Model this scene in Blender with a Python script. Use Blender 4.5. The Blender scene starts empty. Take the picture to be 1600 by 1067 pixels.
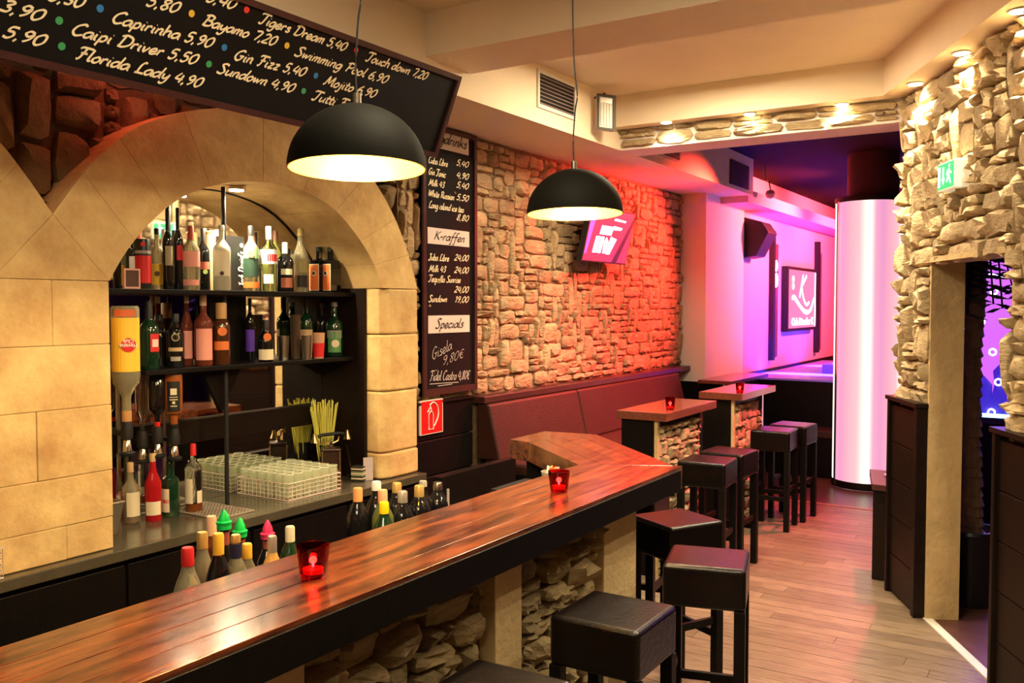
import bpy, bmesh, math, random
from mathutils import Vector, Matrix
S = bpy.context.scene
COL = S.collection
PI = math.pi
# ------------------------------------------------------------ camera
FPX = 1400.0; CH = 1.8
PITCH = math.atan((533.5 - 478) / FPX)
YAW = math.atan((1690 - 800) * math.cos(PITCH) / FPX)
cam = bpy.data.objects.new('camera', bpy.data.cameras.new('camera')); COL.objects.link(cam)
cam.data.sensor_width = 36; cam.data.lens = 36 * FPX / 1600; cam.data.clip_start = .02
cam.location = (0, 0, CH); cam.rotation_euler = (PI / 2 - PITCH, 0, YAW)
S.camera = cam
S.view_settings.view_transform = 'Standard'; S.view_settings.look = 'None'
S.view_settings.gamma = 1; S.view_settings.exposure = 1.42
try:
    S.cycles.transparent_max_bounces = 24
except Exception: pass
try: S.view_settings.use_curve_mapping = False
except Exception: pass
w = bpy.data.worlds.new('world'); S.world = w; w.use_nodes = True
w.node_tree.nodes['Background'].inputs[0].default_value = (.30, .2, .12, 1)
w.node_tree.nodes['Background'].inputs[1].default_value = .3

def light(kind, name, loc, col, power, size=.1, to=None, angle=None, blend=.5, sy=None):
    l = bpy.data.lights.new(name, kind); l.color = col; l.energy = power
    if kind == 'AREA':
        l.size = size
        if sy: l.shape = 'RECTANGLE'; l.size_y = sy
    elif kind in ('POINT', 'SPOT'): l.shadow_soft_size = size
    if kind == 'SPOT': l.spot_size = angle; l.spot_blend = blend
    o = bpy.data.objects.new(name, l); COL.objects.link(o); o.location = loc
    if to: o.rotation_euler = (Vector(to) - Vector(loc)).to_track_quat('-Z', 'Y').to_euler()
    return o
WARM = (1, .76, .40); WARM2 = (1, .83, .54)
# warm area fill added under the ceiling, not fixtures of the room
light('AREA', 'ceiling_fill_light', (-.5, -.9, 3.2), WARM2, 30, 1.6, to=(-.9, -.4, 0), sy=1.2)
light('AREA', 'ceiling_fill_light', (-1.2, 2.0, 3.26), WARM2, 22, .5, to=(-1.2, 2.0, 0), sy=.5)
light('AREA', 'ceiling_fill_light', (-1.9, 5.0, 3.26), WARM2, 26, .5, to=(-1.9, 5.0, 0), sy=.5)
# red and pink effect lights
light('SPOT', 'red_spot_light', (-2.1, 8.1, 2.8), (1, .05, .035), 330, .05, to=(-3.48, 7.35, 2.05), angle=1.6, blend=.7)
light('SPOT', 'pink_spot_light', (-1.9, 10.6, 2.9), (1, .09, .10), 300, .08, to=(-3.2, 10.4, 2.5), angle=2.0, blend=.8)
light('SPOT', 'pink_spot_light', (-1.15, 7.9, 2.9), (1, .10, .12), 330, .05, to=(-2.0, 6.9, .7), angle=1.5, blend=.8)
light('POINT', 'red_glow_light', (-3.25, 2.3, 2.80), (1, .16, .10), .8, .03)
light('SPOT', 'pink_spot_light', (-1.3, 12.4, 2.95), (1, .10, .16), 420, .08, to=(-3.2, 12.9, 2.2), angle=2.0, blend=.9)
# blue neon over the booth counter
for bx, by in ((-2.7, 10.7), (-2.0, 11.2), (-2.6, 12.3), (-1.3, 11.5)):
    bl_ = light('AREA', 'blue_neon_light', (bx, by, 1.5), (.10, .05, 1), 22, .9, to=(bx, by, 0), sy=.2); bl_.data.spread = .9
light('AREA', 'purple_room_light', (-.2, 7.0, 2.6), (.35, .12, 1), 14, .8, to=(-.3, 6.9, 0), sy=.6)

# ------------------------------------------------------------ pixel helper: a ray of the photograph met with a real plane
F = Vector((-math.sin(YAW) * math.cos(PITCH), math.cos(YAW) * math.cos(PITCH), -math.sin(PITCH)))
Rr = Vector((math.cos(YAW), math.sin(YAW), 0)); Uu = Rr.cross(F)
def at(x, y, z=None, X=None, Y=None, P=None, n=None):
    d = (x - 800) * Rr - (y - 533.5) * Uu + FPX * F
    c = Vector((0, 0, CH))
    if z is not None: t = (z - CH) / d.z
    elif X is not None: t = X / d.x
    elif Y is not None: t = Y / d.y
    else: t = (Vector(P) - c).dot(n) / d.dot(n)
    return c + d * t

# ------------------------------------------------------------ materials
MATS = {}
def nm(name):
    m = bpy.data.materials.new(name); m.use_nodes = True; MATS[name] = m
    return m, m.node_tree, m.node_tree.nodes['Principled BSDF']
def mat(name, col, rough=.6, metal=0, coat=0, bump=0, bscale=30, var=0, vscale=8, trans=0, ior=1.45, emit=None, es=0, rnd=0, stretch=(1, 1, 1), col2=None, spec=.5, ramp=(.28, .70)):
    if name in MATS: return MATS[name]
    m, nt, b = nm(name); N = nt.nodes; L = nt.links
    b.inputs['Base Color'].default_value = (*col, 1); b.inputs['Roughness'].default_value = rough
    b.inputs['Metallic'].default_value = metal; b.inputs['Coat Weight'].default_value = coat; b.inputs['Coat Roughness'].default_value = .12
    b.inputs['Transmission Weight'].default_value = trans; b.inputs['IOR'].default_value = ior
    b.inputs['Specular IOR Level'].default_value = spec
    if emit: b.inputs['Emission Color'].default_value = (*emit, 1); b.inputs['Emission Strength'].default_value = es
    if var or bump or rnd:
        tc = N.new('ShaderNodeTexCoord'); mp = N.new('ShaderNodeMapping'); mp.inputs['Scale'].default_value = stretch
        L.new(tc.outputs['Object'], mp.inputs[0])
    if var or rnd:
        n = N.new('ShaderNodeTexNoise'); n.inputs['Scale'].default_value = vscale; n.inputs['Detail'].default_value = 6; n.inputs['Roughness'].default_value = .65
        L.new(mp.outputs[0], n.inputs[0])
        rp = N.new('ShaderNodeValToRGB'); c2 = col2 or tuple(c * .35 for c in col)
        rp.color_ramp.elements[0].position = ramp[0]; rp.color_ramp.elements[1].position = ramp[1]
        rp.color_ramp.elements[0].color = (*[c * (1 - var) + d * var for c, d in zip(col, c2)], 1); rp.color_ramp.elements[1].color = (*col, 1)
        L.new(n.outputs[0], rp.inputs[0]); out = rp.outputs[0]
        if rnd:
            oi = N.new('ShaderNodeObjectInfo'); ma = N.new('ShaderNodeMapRange')
            ma.inputs[3].default_value = 1 - rnd; ma.inputs[4].default_value = 1 + rnd * .6
            L.new(oi.outputs['Random'], ma.inputs[0]); hs = N.new('ShaderNodeHueSaturation')
            L.new(ma.outputs[0], hs.inputs['Value']); L.new(out, hs.inputs['Color']); out = hs.outputs[0]
        L.new(out, b.inputs['Base Color'])
    if bump:
        n2 = N.new('ShaderNodeTexNoise'); n2.inputs['Scale'].default_value = bscale; n2.inputs['Detail'].default_value = 8; n2.inputs['Roughness'].default_value = .6
        L.new(mp.outputs[0], n2.inputs[0]); bp = N.new('ShaderNodeBump'); bp.inputs['Strength'].default_value = bump; bp.inputs['Distance'].default_value = .02
        L.new(n2.outputs[0], bp.inputs['Height']); L.new(bp.outputs[0], b.inputs['Normal'])
    return m
def emis(name, col, s):
    if name in MATS: return MATS[name]
    m, nt, b = nm(name); b.inputs['Base Color'].default_value = (0, 0, 0, 1)
    b.inputs['Emission Color'].default_value = (*col, 1); b.inputs['Emission Strength'].default_value = s
    return m
def glass(name, col, rough=.02, ior=1.45): return mat(name, col, rough, trans=1, ior=ior)
plaster = mat('plaster', (.90, .76, .56), .85, bump=.05, bscale=60, var=.12, vscale=2)
plaster_w = mat('white_plaster', (.82, .74, .68), .8, bump=.04, bscale=60)
plaster_y = mat('jamb_plaster', (.62, .45, .22), .85, bump=.5, bscale=25, var=.35, vscale=6)
stone_m = mat('rubble_stone', (.62, .44, .24), .8, bump=1, bscale=22, var=.75, vscale=9, rnd=.28, stretch=(1, 1, 2.2), col2=(.25, .15, .08))
stone_r = mat('pale_rubble_stone', (.58, .44, .25), .8, bump=.9, bscale=24, var=.7, vscale=9, rnd=.25, stretch=(1, 1, 1.6), col2=(.24, .16, .08))
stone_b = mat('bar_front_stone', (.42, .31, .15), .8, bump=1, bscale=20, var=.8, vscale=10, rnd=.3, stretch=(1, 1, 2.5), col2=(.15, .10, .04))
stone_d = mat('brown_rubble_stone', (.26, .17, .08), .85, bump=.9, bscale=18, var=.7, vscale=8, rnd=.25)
mortar = mat('mortar', (.26, .17, .09), .95, bump=.8, bscale=40, var=.5, vscale=12)
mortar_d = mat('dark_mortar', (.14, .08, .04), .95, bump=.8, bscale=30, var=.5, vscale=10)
sand = mat('sandstone', (.80, .57, .24), .8, bump=.5, bscale=12, var=.9, vscale=5, rnd=.05, col2=(.48, .26, .09))
wood_b = mat('varnished_bar_wood', (.21, .050, .016), .2, coat=.5, bump=.05, bscale=25, var=1, vscale=4, rnd=.3, stretch=(7, .8, 7), col2=(.035, .007, .004), ramp=(.40, .62))
wood_t = mat('table_wood', (.20, .055, .03), .25, coat=.5, var=.7, vscale=5, stretch=(9, .8, 9), col2=(.07, .015, .01))
wood_k = mat('black_wood', (.005, .0035, .003), .45, spec=.2, var=.5, vscale=6, stretch=(3, 3, .8), bump=.08, bscale=30)
wood_p = mat('dark_panel_wood', (.012, .006, .004), .45, spec=.2, var=.6, vscale=6, stretch=(2, 2, 2), bump=.06, bscale=30, rnd=.2)
frame_w = mat('frame_wood', (.07, .022, .02), .35, var=.5, vscale=7)
leather = mat('dark_brown_leather', (.005, .003, .0025), .27, bump=.12, bscale=60, spec=.4)
leather_b = mat('maroon_leather', (.045, .014, .010), .5, spec=.3, bump=.2, bscale=70, var=.3, vscale=3)
floor_m = mat('floor_plank_wood', (.30, .22, .15), .3, bump=.15, bscale=18, var=.9, vscale=6, rnd=.25, stretch=(1, 14, 1), col2=(.06, .035, .02))
slate = mat('slate_counter', (.085, .07, .045), .16, bump=.08, bscale=12, var=.5, vscale=5)
blackm = mat('black_matte', (.008, .007, .007), .6)
board_m = mat('blackboard', (.006, .005, .005), .6, var=.4, vscale=3, spec=.2)
shade_o = mat('shade_black', (.005, .0045, .003), .7, spec=.12)
shade_i = mat('shade_gold_lining', (1, .50, .03), .4, metal=.2)
white_p = mat('white_paint', (.75, .72, .68), .5)
cream_paint = mat('lettering_cream', (.95, .80, .52), .6, emit=None)
steel = mat('steel', (.55, .5, .42), .25, metal=1)
brass = mat('brass', (.55, .36, .18), .3, metal=1)
chrome = mat('chrome', (.8, .78, .72), .12, metal=1)
mirror_m = mat('mirror_silver', (.86, .86, .84), .03, metal=1)
clear = glass('clear_glass', (.95, .97, .93), ior=1.3)
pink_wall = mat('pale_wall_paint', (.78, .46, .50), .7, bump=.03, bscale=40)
dark_paint = mat('dark_paint', (.05, .022, .022), .8)
plast_w = mat('white_plastic', (.8, .78, .7), .4)
red_glass = glass('red_glass', (.42, .004, .008), ior=1.3)

# ------------------------------------------------------------ mesh helpers
def wloc(o):
    v = Vector((0, 0, 0))
    while o: v += o.location; o = o.parent
    return v
class MB:
    def __init__(s): s.v = []; s.f = []; s.m = []; s.k = 0
    def add(s, vs, fs, mi=None):
        b = len(s.v); s.v += [Vector(q) for q in vs]; s.f += [[b + i for i in f] for f in fs]; s.m += [s.k if mi is None else mi] * len(fs); return s
    def box(s, x0, x1, y0, y1, z0, z1):
        return s.add([(x0, y0, z0), (x1, y0, z0), (x1, y1, z0), (x0, y1, z0), (x0, y0, z1), (x1, y0, z1), (x1, y1, z1), (x0, y1, z1)],
                     [(0, 3, 2, 1), (4, 5, 6, 7), (0, 1, 5, 4), (1, 2, 6, 5), (2, 3, 7, 6), (3, 0, 4, 7)])
    def obox(s, P, U, V, N, a0, a1, b0, b1, c0, c1):
        P, U, V, N = map(Vector, (P, U, V, N))
        q = [P + U * a + V * b + N * c for c in (c0, c1) for a, b in ((a0, b0), (a1, b0), (a1, b1), (a0, b1))]
        return s.add(q, [(0, 3, 2, 1), (4, 5, 6, 7), (0, 1, 5, 4), (1, 2, 6, 5), (2, 3, 7, 6), (3, 0, 4, 7)])
    def prism(s, poly, z0, z1):
        n = len(poly)
        return s.add([(p[0], p[1], z0) for p in poly] + [(p[0], p[1], z1) for p in poly],
                     [list(range(n))[::-1], list(range(n, 2 * n))] + [(i, (i + 1) % n, n + (i + 1) % n, n + i) for i in range(n)])
    def hull8(s, q): return s.add(q, [(0, 3, 2, 1), (4, 5, 6, 7), (0, 1, 5, 4), (1, 2, 6, 5), (2, 3, 7, 6), (3, 0, 4, 7)])
    def lathe(s, prof, c=(0, 0, 0), n=20, cap=True, axis=None):
        M = Matrix.Identity(3) if axis is None else Vector((0, 0, 1)).rotation_difference(Vector(axis)).to_matrix()
        vs = []; fs = []
        for r, z in prof:
            for i in range(n):
                a = 2 * PI * i / n; vs.append(Vector(c) + M @ Vector((r * math.cos(a), r * math.sin(a), z)))
        for j in range(len(prof) - 1):
            for i in range(n): fs.append((j * n + i, j * n + (i + 1) % n, (j + 1) * n + (i + 1) % n, (j + 1) * n + i))
        if cap: fs.append(list(range(n))[::-1]); fs.append([(len(prof) - 1) * n + i for i in range(n)])
        return s.add(vs, fs)
    def cyl(s, c, r, h, n=16, axis=None): return s.lathe([(r, 0), (r, h)], c, n, True, axis)
    def tube(s, pts, r, n=6, closed=False):
        P = [Vector(p) for p in pts]; L = len(P); vs = []; fs = []
        up = Vector((0, 0, 1))
        for i, p in enumerate(P):
            a = P[i - 1] if (i or closed) else P[0]; b = P[(i + 1) % L] if (i < L - 1 or closed) else P[-1]
            t = (b - a).normalized(); u = t.cross(up)
            if u.length < .05: u = t.cross(Vector((1, 0, 0)))
            u.normalize(); v = t.cross(u)
            for k in range(n): an = 2 * PI * k / n; vs.append(p + (u * math.cos(an) + v * math.sin(an)) * r)
        for i in range(L if closed else L - 1):
            j = (i + 1) % L
            for k in range(n): fs.append((i * n + k, i * n + (k + 1) % n, j * n + (k + 1) % n, j * n + k))
        if not closed: fs.append(list(range(n))[::-1]); fs.append([(L - 1) * n + k for k in range(n)])
        return s.add(vs, fs)
    def build(s, name, mats, parent=None, smooth=False, bevel=0, solid=0, subsurf=0):
        off = wloc(parent) if parent else Vector((0, 0, 0))
        me = bpy.data.meshes.new(name); me.from_pydata([tuple(v - off) for v in s.v], [], s.f)
        if not isinstance(mats, (list, tuple)): mats = [mats]
        for m in mats: me.materials.append(m)
        if len(mats) > 1: me.polygons.foreach_set('material_index', s.m)
        bm = bmesh.new(); bm.from_mesh(me); bmesh.ops.recalc_face_normals(bm, faces=bm.faces) if s.recalc else None; bm.to_mesh(me); bm.free()
        if smooth:
            me.shade_smooth()
            try: me.set_sharp_from_angle(angle=.7)
            except Exception: pass
        o = bpy.data.objects.new(name, me); COL.objects.link(o)
        if parent: o.parent = parent
        if bevel:
            bv = o.modifiers.new('b', 'BEVEL'); bv.width = bevel; bv.segments = 2; bv.limit_method = 'ANGLE'; bv.harden_normals = False
        if solid:
            so = o.modifiers.new('s', 'SOLIDIFY'); so.thickness = solid
        return o
    recalc = True
def tag(o, label=None, cat=None, group=None, kind=None):
    if label: o['label'] = label
    if cat: o['category'] = cat
    if group: o['group'] = group
    if kind: o['kind'] = kind
    return o
def struct(o): o['kind'] = 'structure'; return o
def thing(name, loc, label, cat, group=None):
    e = bpy.data.objects.new(name, None); e.empty_display_size = .05; COL.objects.link(e); e.location = loc
    return tag(e, label, cat, group)
def copy_tree(o, parent=None):
    c = o.copy(); COL.objects.link(c)
    if parent: c.parent = parent
    for ch in list(o.children): copy_tree(ch, c)
    return c
def box(*a): return MB().box(*a)

# ------------------------------------------------------------ rubble stonework
def pack(rng, W, H, du, dv, sizes, blocked=None):
    nu, nv = int(W / du), int(H / dv); g = [[False] * nu for _ in range(nv)]; out = []
    if blocked:
        for j in range(nv):
            for i in range(nu):
                if blocked((i + .5) * du, (j + .5) * dv): g[j][i] = True
    order = [(j, i) for j in range(nv) for i in range(nu)]
    tot = sum(s[2] for s in sizes)
    for j, i in order:
        if g[j][i]: continue
        for _ in range(14):
            r = rng.random() * tot
            for w_, h_, p in sizes:
                r -= p
                if r <= 0: break
            if i + w_ <= nu and j + h_ <= nv and not any(g[b][a] for b in range(j, j + h_) for a in range(i, i + w_)): break
        else: w_ = h_ = 1
        for b in range(j, j + h_):
            for a in range(i, i + w_): g[b][a] = True
        out.append((i * du, j * dv, w_ * du, h_ * dv))
    return out
def stone_geo(mb, rng, P, U, V, N, a, b, w, h, dep, gap=.006, rough=1.0):
    cx, cy = a + w / 2, b + h / 2; hw, hh = w / 2 - gap, h / 2 - gap
    base = []
    for sx, sy in ((-1, -1), (-.35, -1), (.35, -1), (1, -1), (1, 0), (1, 1), (.35, 1), (-.35, 1), (-1, 1), (-1, 0)):
        jx = (rng.random() - .5) * .3 * min(hw, hh); jy = (rng.random() - .5) * .42 * min(hw, hh)
        k = .88 if abs(sx) == 1 and abs(sy) == 1 else 1
        base.append((sx * hw * k + jx, sy * hh * k + jy))
    n = len(base); d = dep * (.55 + .9 * rng.random())
    tilt = (rng.random() - .5) * .9 * rough * d; tv = (rng.random() - .35) * .9 * rough * d
    def pt(x, y, z): return Vector(P) + Vector(U) * (cx + x) + Vector(V) * (cy + y) + Vector(N) * z
    vs = [pt(x, y, -.012) for x, y in base]
    vs += [pt(x * .98, y * .97, d * .55 + rng.uniform(-.25, .25) * d * rough * .6) for x, y in base]
    vs += [pt(x * .74, y * .7, d + x / hw * tilt * .7 + y / hh * tv * .7 + rng.uniform(-.28, .28) * d * rough) for x, y in base]
    vs.append(pt(rng.uniform(-.2, .2) * hw, rng.uniform(-.2, .2) * hh, d * (1 + rng.uniform(-.1, .3) * rough)))
    fs = []
    for r in (0, 1):
        for i in range(n): fs.append((r * n + i, r * n + (i + 1) % n, (r + 1) * n + (i + 1) % n, (r + 1) * n + i))
    for i in range(n): fs.append((2 * n + i, 2 * n + (i + 1) % n, 3 * n))
    mb.add(vs, fs)
def rubble(parent, seed, P, U, V, N, W, H, du, dv, sizes, dep, m, blocked=None, gap=.006, rough=1, cap=300, near=None, name='stone'):
    rng = random.Random(seed); st = pack(rng, W, H, du, dv, sizes, blocked)
    if near: st.sort(key=near)
    rest = MB()
    for k, (a, b, w_, h_) in enumerate(st):
        mb = MB() if k < cap else rest
        stone_geo(mb, rng, P, U, V, N, a, b, w_, h_, dep, gap, rough)
        if k < cap: mb.build(name, m, parent, smooth=True)
    if rest.v: tag(rest.build('small_stone_rubble', m, parent, smooth=True), kind='stuff')
    return len(st)
RS = [(3, 1, 3), (4, 2, 3), (2, 1, 4), (3, 2, 5), (2, 2, 3), (1, 2, 1.2), (4, 1, 2), (1, 4, .6), (2, 4, .8), (5, 2, 1.2), (1, 1, .7), (3, 3, .8), (1, 6, .25)]

# ------------------------------------------------------------ brush-script lettering (own stroke font)
GL = {
'a': ("4.5,4.4 2.5,5 .5,3 1,.3 3,.8 4.5,4.5 4.3,1 5.2,.3", 5), 'b': (".8,10 .8,1 2,0 4,1.2 4,4 2.5,5 1,3.5", 5), 'c': ("4,4 2.8,5 .8,3.6 .8,1 2.4,0 4.4,1.2", 4.6),
'd': ("4.5,4.3 2.5,5 .6,3 1,.3 3,.8 4.4,4;5.2,10 4.5,4 4.4,1 5.4,.4", 5.4), 'e': ("1,2 3.6,3 3.4,4.8 2.2,5 .8,3.2 1,.8 2.4,0 4.6,1.4", 4.6),
'f': ("4.6,9 3.8,10 2.6,8.5 2,3 1.6,-3 .8,-4 .2,-3;.4,4.6 4,5", 4), 'g': ("4.4,4.4 2.4,5 .6,3 1,.4 3,.8 4.4,4.6 4,-1.5 2.6,-4 .4,-3", 5),
'h': ("1,10 .6,0;.8,3 2.4,4.9 3.8,4.4 3.8,1 4.8,.4", 5), 'i': ("1.2,5 .9,1 1.9,.3;1.5,7 1.7,7.4", 2.4), 'j': ("1.6,5 1.4,-2 .4,-4 -.6,-3;1.9,7 2.1,7.4", 2.6),
'k': ("1,10 .6,0;3.8,5 1,2.4;1.8,3 4.4,.2", 4.6), 'l': ("1.6,10 1,2 1.6,.2 2.6,.8", 2.6), 'm': ("1,5 .6,0;.8,3 2.2,5 3,4.2 2.7,0;2.9,3 4.4,5 5.3,4.2 5.1,1 6,.3", 6.2),
'n': ("1,5 .6,0;.8,3 2.4,5 3.6,4.2 3.4,1 4.4,.3", 4.7), 'o': ("2.6,5 .7,3 1.2,.3 3,.3 4.2,3 3,5 2.2,4.7", 4.7), 'p': ("1.4,5 .6,-4;1,3.4 2.8,5 4.2,3.6 3.6,.8 2,.1 1,1", 4.9),
'q': ("4.4,4.4 2.4,5 .6,3 1,.4 3,.8 4.4,4.8 4,-4 5.2,-2.6", 5), 'r': ("1,5 .6,0;.8,3 2,4.8 3.4,4.6", 3.6), 's': ("3.6,4.6 2.2,5 1.2,4 3.2,2 2.8,.3 .6,.4", 4),
't': ("1.8,8.4 1.2,1.4 2,.2 3,.8;.2,5.2 3.4,5.6", 3.2), 'u': ("1,5 .8,1 2,.2 3.8,2.4;4.2,5 3.9,1 4.8,.3", 5), 'v': (".8,5 1.6,.2 3.8,5", 4.2), 'w': (".8,5 1.2,.4 3,4 3.4,.4 5.6,5", 5.8),
'y': ("1,5 1,1.6 2.4,.8 4,3.4;4.4,5 3.6,-1.8 2,-4 .2,-3", 5), 'z': (".8,4.8 3.8,5 .6,.2 3.8,.4", 4.4),
'T': ("0,8.4 1.2,10 7,9.8;4.2,9.6 3,1 1.4,0 .4,1", 6.0), 'D': ("2.4,9.6 1.6,.4;.4,8.4 3,10 6.6,8 6.6,3 3.6,0 .8,.4", 7.6), 'B': ("2.4,9.8 1.6,.2;.4,8.6 3,10 5.8,8.6 4.6,5.6 2.2,5.2;3,5.3 6,4.2 5.4,.8 2.6,0 .8,.8", 6.8),
'S': ("5.8,8.8 4,10 1.8,8.6 3.6,5.6 5,2.6 3.4,0 .6,.8", 6), 'P': ("2.4,9.8 1.6,0;.4,8.4 3.2,10 6.4,8.4 5.2,5 2.2,4.6", 6.2), 'C': ("6,8.6 4.6,10 1.8,7.6 1,3 3,0 6,1.6", 6.4),
'G': ("6,8.6 4.6,10 1.8,7.6 1,3 3,0 5,1.4 5.8,4.4;3.6,4.4 6.6,4.6", 7), 'F': (".4,8.4 1.6,10 7,9.8;3.6,9.6 2.4,1 1,0;1.8,5.2 5.2,5.4", 6), 'M': (".4,.6 1.6,1 3,9.6 4.2,2 7.2,9.6 7.2,1 8.4,.3", 8.6),
'L': ("4.8,9 3.8,10 2.4,7 2,1 .8,.4 2.4,.4 5.8,.4", 6), 'K': ("2,9.8 1.2,0;6.2,9.6 1.8,5;2.6,5.4 6.2,.2", 6.6), 'W': (".6,9.6 1.6,.4 4.6,8.4 5.4,.4 8.6,9.8", 8.8), 'R': ("2.4,9.8 1.6,0;.4,8.4 3.2,10 6.2,8.4 5,5.4 2.2,5;3.2,5 6.4,.2", 6.8),
'J': ("1.4,8.8 5.6,9.8;4.2,9.6 3.6,1 2,-.6 .4,1", 5.6),
'0': ("2.8,9 .8,6 1,1.4 2.6,0 4.6,3 4.4,8 2.8,9", 5.4), '1': ("1,7.4 3,9 2.2,0", 4), '2': (".8,7.4 2.6,9 4.4,7.4 3,4 .4,.2 4.6,.4", 5.2), '3': ("1,8 3,9 4.2,7.4 2.2,5 4,3.4 3.4,.6 .8,.6", 5),
'4': ("2.6,9 .6,3.4 5,3.6;4.4,7.4 3.6,0", 5.4), '5': ("4.8,9 2,8.8 1.4,5.4 3.6,5.2 4.2,2.4 2.6,0 .6,.8", 5.2), '6': ("4,9 1.4,5.6 1,1.6 2.6,0 4.4,1.8 3.6,4.6 1.4,3.6", 5.2),
'7': (".8,8.6 5,8.8 2.2,0", 5), '8': ("2.8,4.8 1.2,7 3,9 4.4,7.2 1,2.4 2.4,0 4.2,2 2.8,4.8", 5.2), '9': ("4.4,7.8 2.4,9 1,6.6 2.6,4.6 4.4,7 3.6,2.6 1.6,0", 5.2),
',': ("1.1,.8 .4,-1.6", 2.2), '.': ("1,.8 1,.1", 2), '-': (".6,3.4 3,3.4", 3.6), "'": ("1,10 .6,8", 1.6), '€': ("4.8,8 3,9 1.4,6 1.4,3 3,0 4.8,1;.4,5.4 4,5.6;.4,3.6 3.8,3.8", 5.4), ' ': ("", 3)}
def catmull(P, k=4):
    if len(P) < 3: return P
    out = []
    for i in range(len(P) - 1):
        p0 = P[max(i - 1, 0)]; p1 = P[i]; p2 = P[i + 1]; p3 = P[min(i + 2, len(P) - 1)]
        for j in range(k):
            t = j / k; out.append(tuple(.5 * (2 * b + (c - a) * t + (2 * a - 5 * b + 4 * c - d) * t * t + (3 * b - a - 3 * c + d) * t ** 3) for a, b, c, d in zip(p0, p1, p2, p3)))
    return out + [P[-1]]
def script(mb, text, P, Q, N, cap, wgt=1.15, up=None, slant=.28, lift=.0025):
    """lettering from baseline start P to baseline end Q, cap height cap, on the plane of normal N"""
    P, Q, N = Vector(P), Vector(Q), Vector(N).normalized(); U = (Q - P); Wd = U.length; U.normalize(); V = N.cross(U)
    if up is not None and V.dot(Vector(up)) < 0: V = -V
    tot = sum(GL.get(c, GL[' '])[1] for c in text) + .5; sx = Wd / tot; sy = cap / 10; x0 = 0
    for c in text:
        g, adv = GL.get(c, GL[' '])
        for st in filter(None, g.split(';')):
            pts = [tuple(map(float, q.split(','))) for q in st.split()]; pts = catmull(pts)
            W = [((x0 + x + y * slant) * sx, y * sy) for x, y in pts]; vs = []
            for i, (x, y) in enumerate(W):
                a = W[max(i - 1, 0)]; b = W[min(i + 1, len(W) - 1)]; dx, dy = b[0] - a[0], b[1] - a[1]; l = math.hypot(dx, dy) or 1
                an = math.atan2(dy, dx); hw = wgt * sy * .5 * (.62 + .6 * abs(math.sin(an - .6)))
                nx, ny = -dy / l * hw, dx / l * hw
                for s_ in (1, -1): vs.append(P + U * (x + s_ * nx) + V * (y + s_ * ny) + N * lift)
            mb.add(vs, [(2 * i, 2 * i + 1, 2 * i + 3, 2 * i + 2) for i in range(len(W) - 1)])
        x0 += adv
def disc(mb, P, U, V, N, r, n=14, lift=.002):
    P = Vector(P) + Vector(N) * lift
    mb.add([P + Vector(U) * r * math.cos(2 * PI * i / n) + Vector(V) * r * math.sin(2 * PI * i / n) for i in range(n)], [list(range(n))])
def block_text(name, text, P, U, V, height, m, parent, width=None, bold=0):
    cu = bpy.data.curves.new(name, 'FONT'); cu.body = text; cu.size = 1; cu.offset = bold; cu.resolution_u = 2
    to = bpy.data.objects.new(name, cu); COL.objects.link(to); bpy.context.view_layer.update()
    me = bpy.data.meshes.new_from_object(to); bpy.data.objects.remove(to)
    xs = [v.co.x for v in me.vertices]; ys = [v.co.y for v in me.vertices]; sy = height / (max(ys) - min(ys)); sx = width / (max(xs) - min(xs)) if width else sy
    off = wloc(parent)
    for v in me.vertices: v.co = Vector(P) + Vector(U) * ((v.co.x - min(xs)) * sx) + Vector(V) * ((v.co.y - min(ys)) * sy) - off
    me.materials.append(m); o = bpy.data.objects.new(name, me); COL.objects.link(o); o.parent = parent; return o

# ============================================================ STRUCTURE
WX, AX, MX, SX, SZ, CZ = -3.48, -3.32, -3.77, -2.87, 2.935, 3.3
X1 = Vector((1, 0, 0)); Y1 = Vector((0, 1, 0)); Z1 = Vector((0, 0, 1))
R0 = Vector((-.94, 6.02, 0)); RU = Vector((.455, -.8905, 0)).normalized(); RN = Vector((-RU.y * -1, RU.x * -1, 0))
RN = Vector((RU.y, -RU.x, 0))   # normal of the right wall facing the room
if RN.dot(Vector((-3, 3, 0)) - R0) < 0: RN = -RN
def rw(u, z, d=0): return R0 + RU * u + Z1 * z + RN * d
# floor of planks running across the room
fl = struct(box(-4.2, 4.0, -2.3, 15.2, -.08, -.012).build('floor', dark_paint))
rng = random.Random(5)
y = 1.3; npl = 0; rest = MB()
while y < 8.3:
    x = -1.62 - rng.random() * .5 if y < 4.4 else -2.9 - rng.random() * .5
    while x < 1.9:
        L = .9 + rng.random() * .7
        wf = lambda q: R0.x + (R0.y - q) * .511 + .008 if q < 6 else -.85
        wl = wf(y + .104)
        x2 = min(x + L, wl)
        if x2 - x > .05:
            mb = MB() if npl < 290 else rest
            e = x2 >= wl - .001; mb.prism([(x + .001, y + .001), (wf(y) if e else x2 - .001, y + .001), (wl if e else x2 - .001, y + .104), (x + .001, y + .104)], -.012, 0 + rng.uniform(-.0008, 0)); npl += 1
            if mb is not rest: mb.build('plank', floor_m, fl)
        if x + L > wl: break
        x += L
    y += .106
if rest.v: tag(rest.build('plank_rest', floor_m, fl), kind='stuff')
tag(box(-3.0, -.9, 8.31, 8.36, -.01, .004).build('threshold_strip', mat('wood_strip', (.35, .2, .14), .4)), 'thin pale wooden strip across the floor before the glowing column', 'strip')
struct(box(-3.4, 1.6, 8.36, 15, -.011, -.002).build('floor_back_room', mat('red_wood_floor', (.16, .05, .035), .3, var=.5, vscale=5, stretch=(1, 8, 1))))
struct(box(-3.3, -1.9, -.6, 4.6, -.011, -.002).build('floor_behind_bar', blackm))
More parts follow.
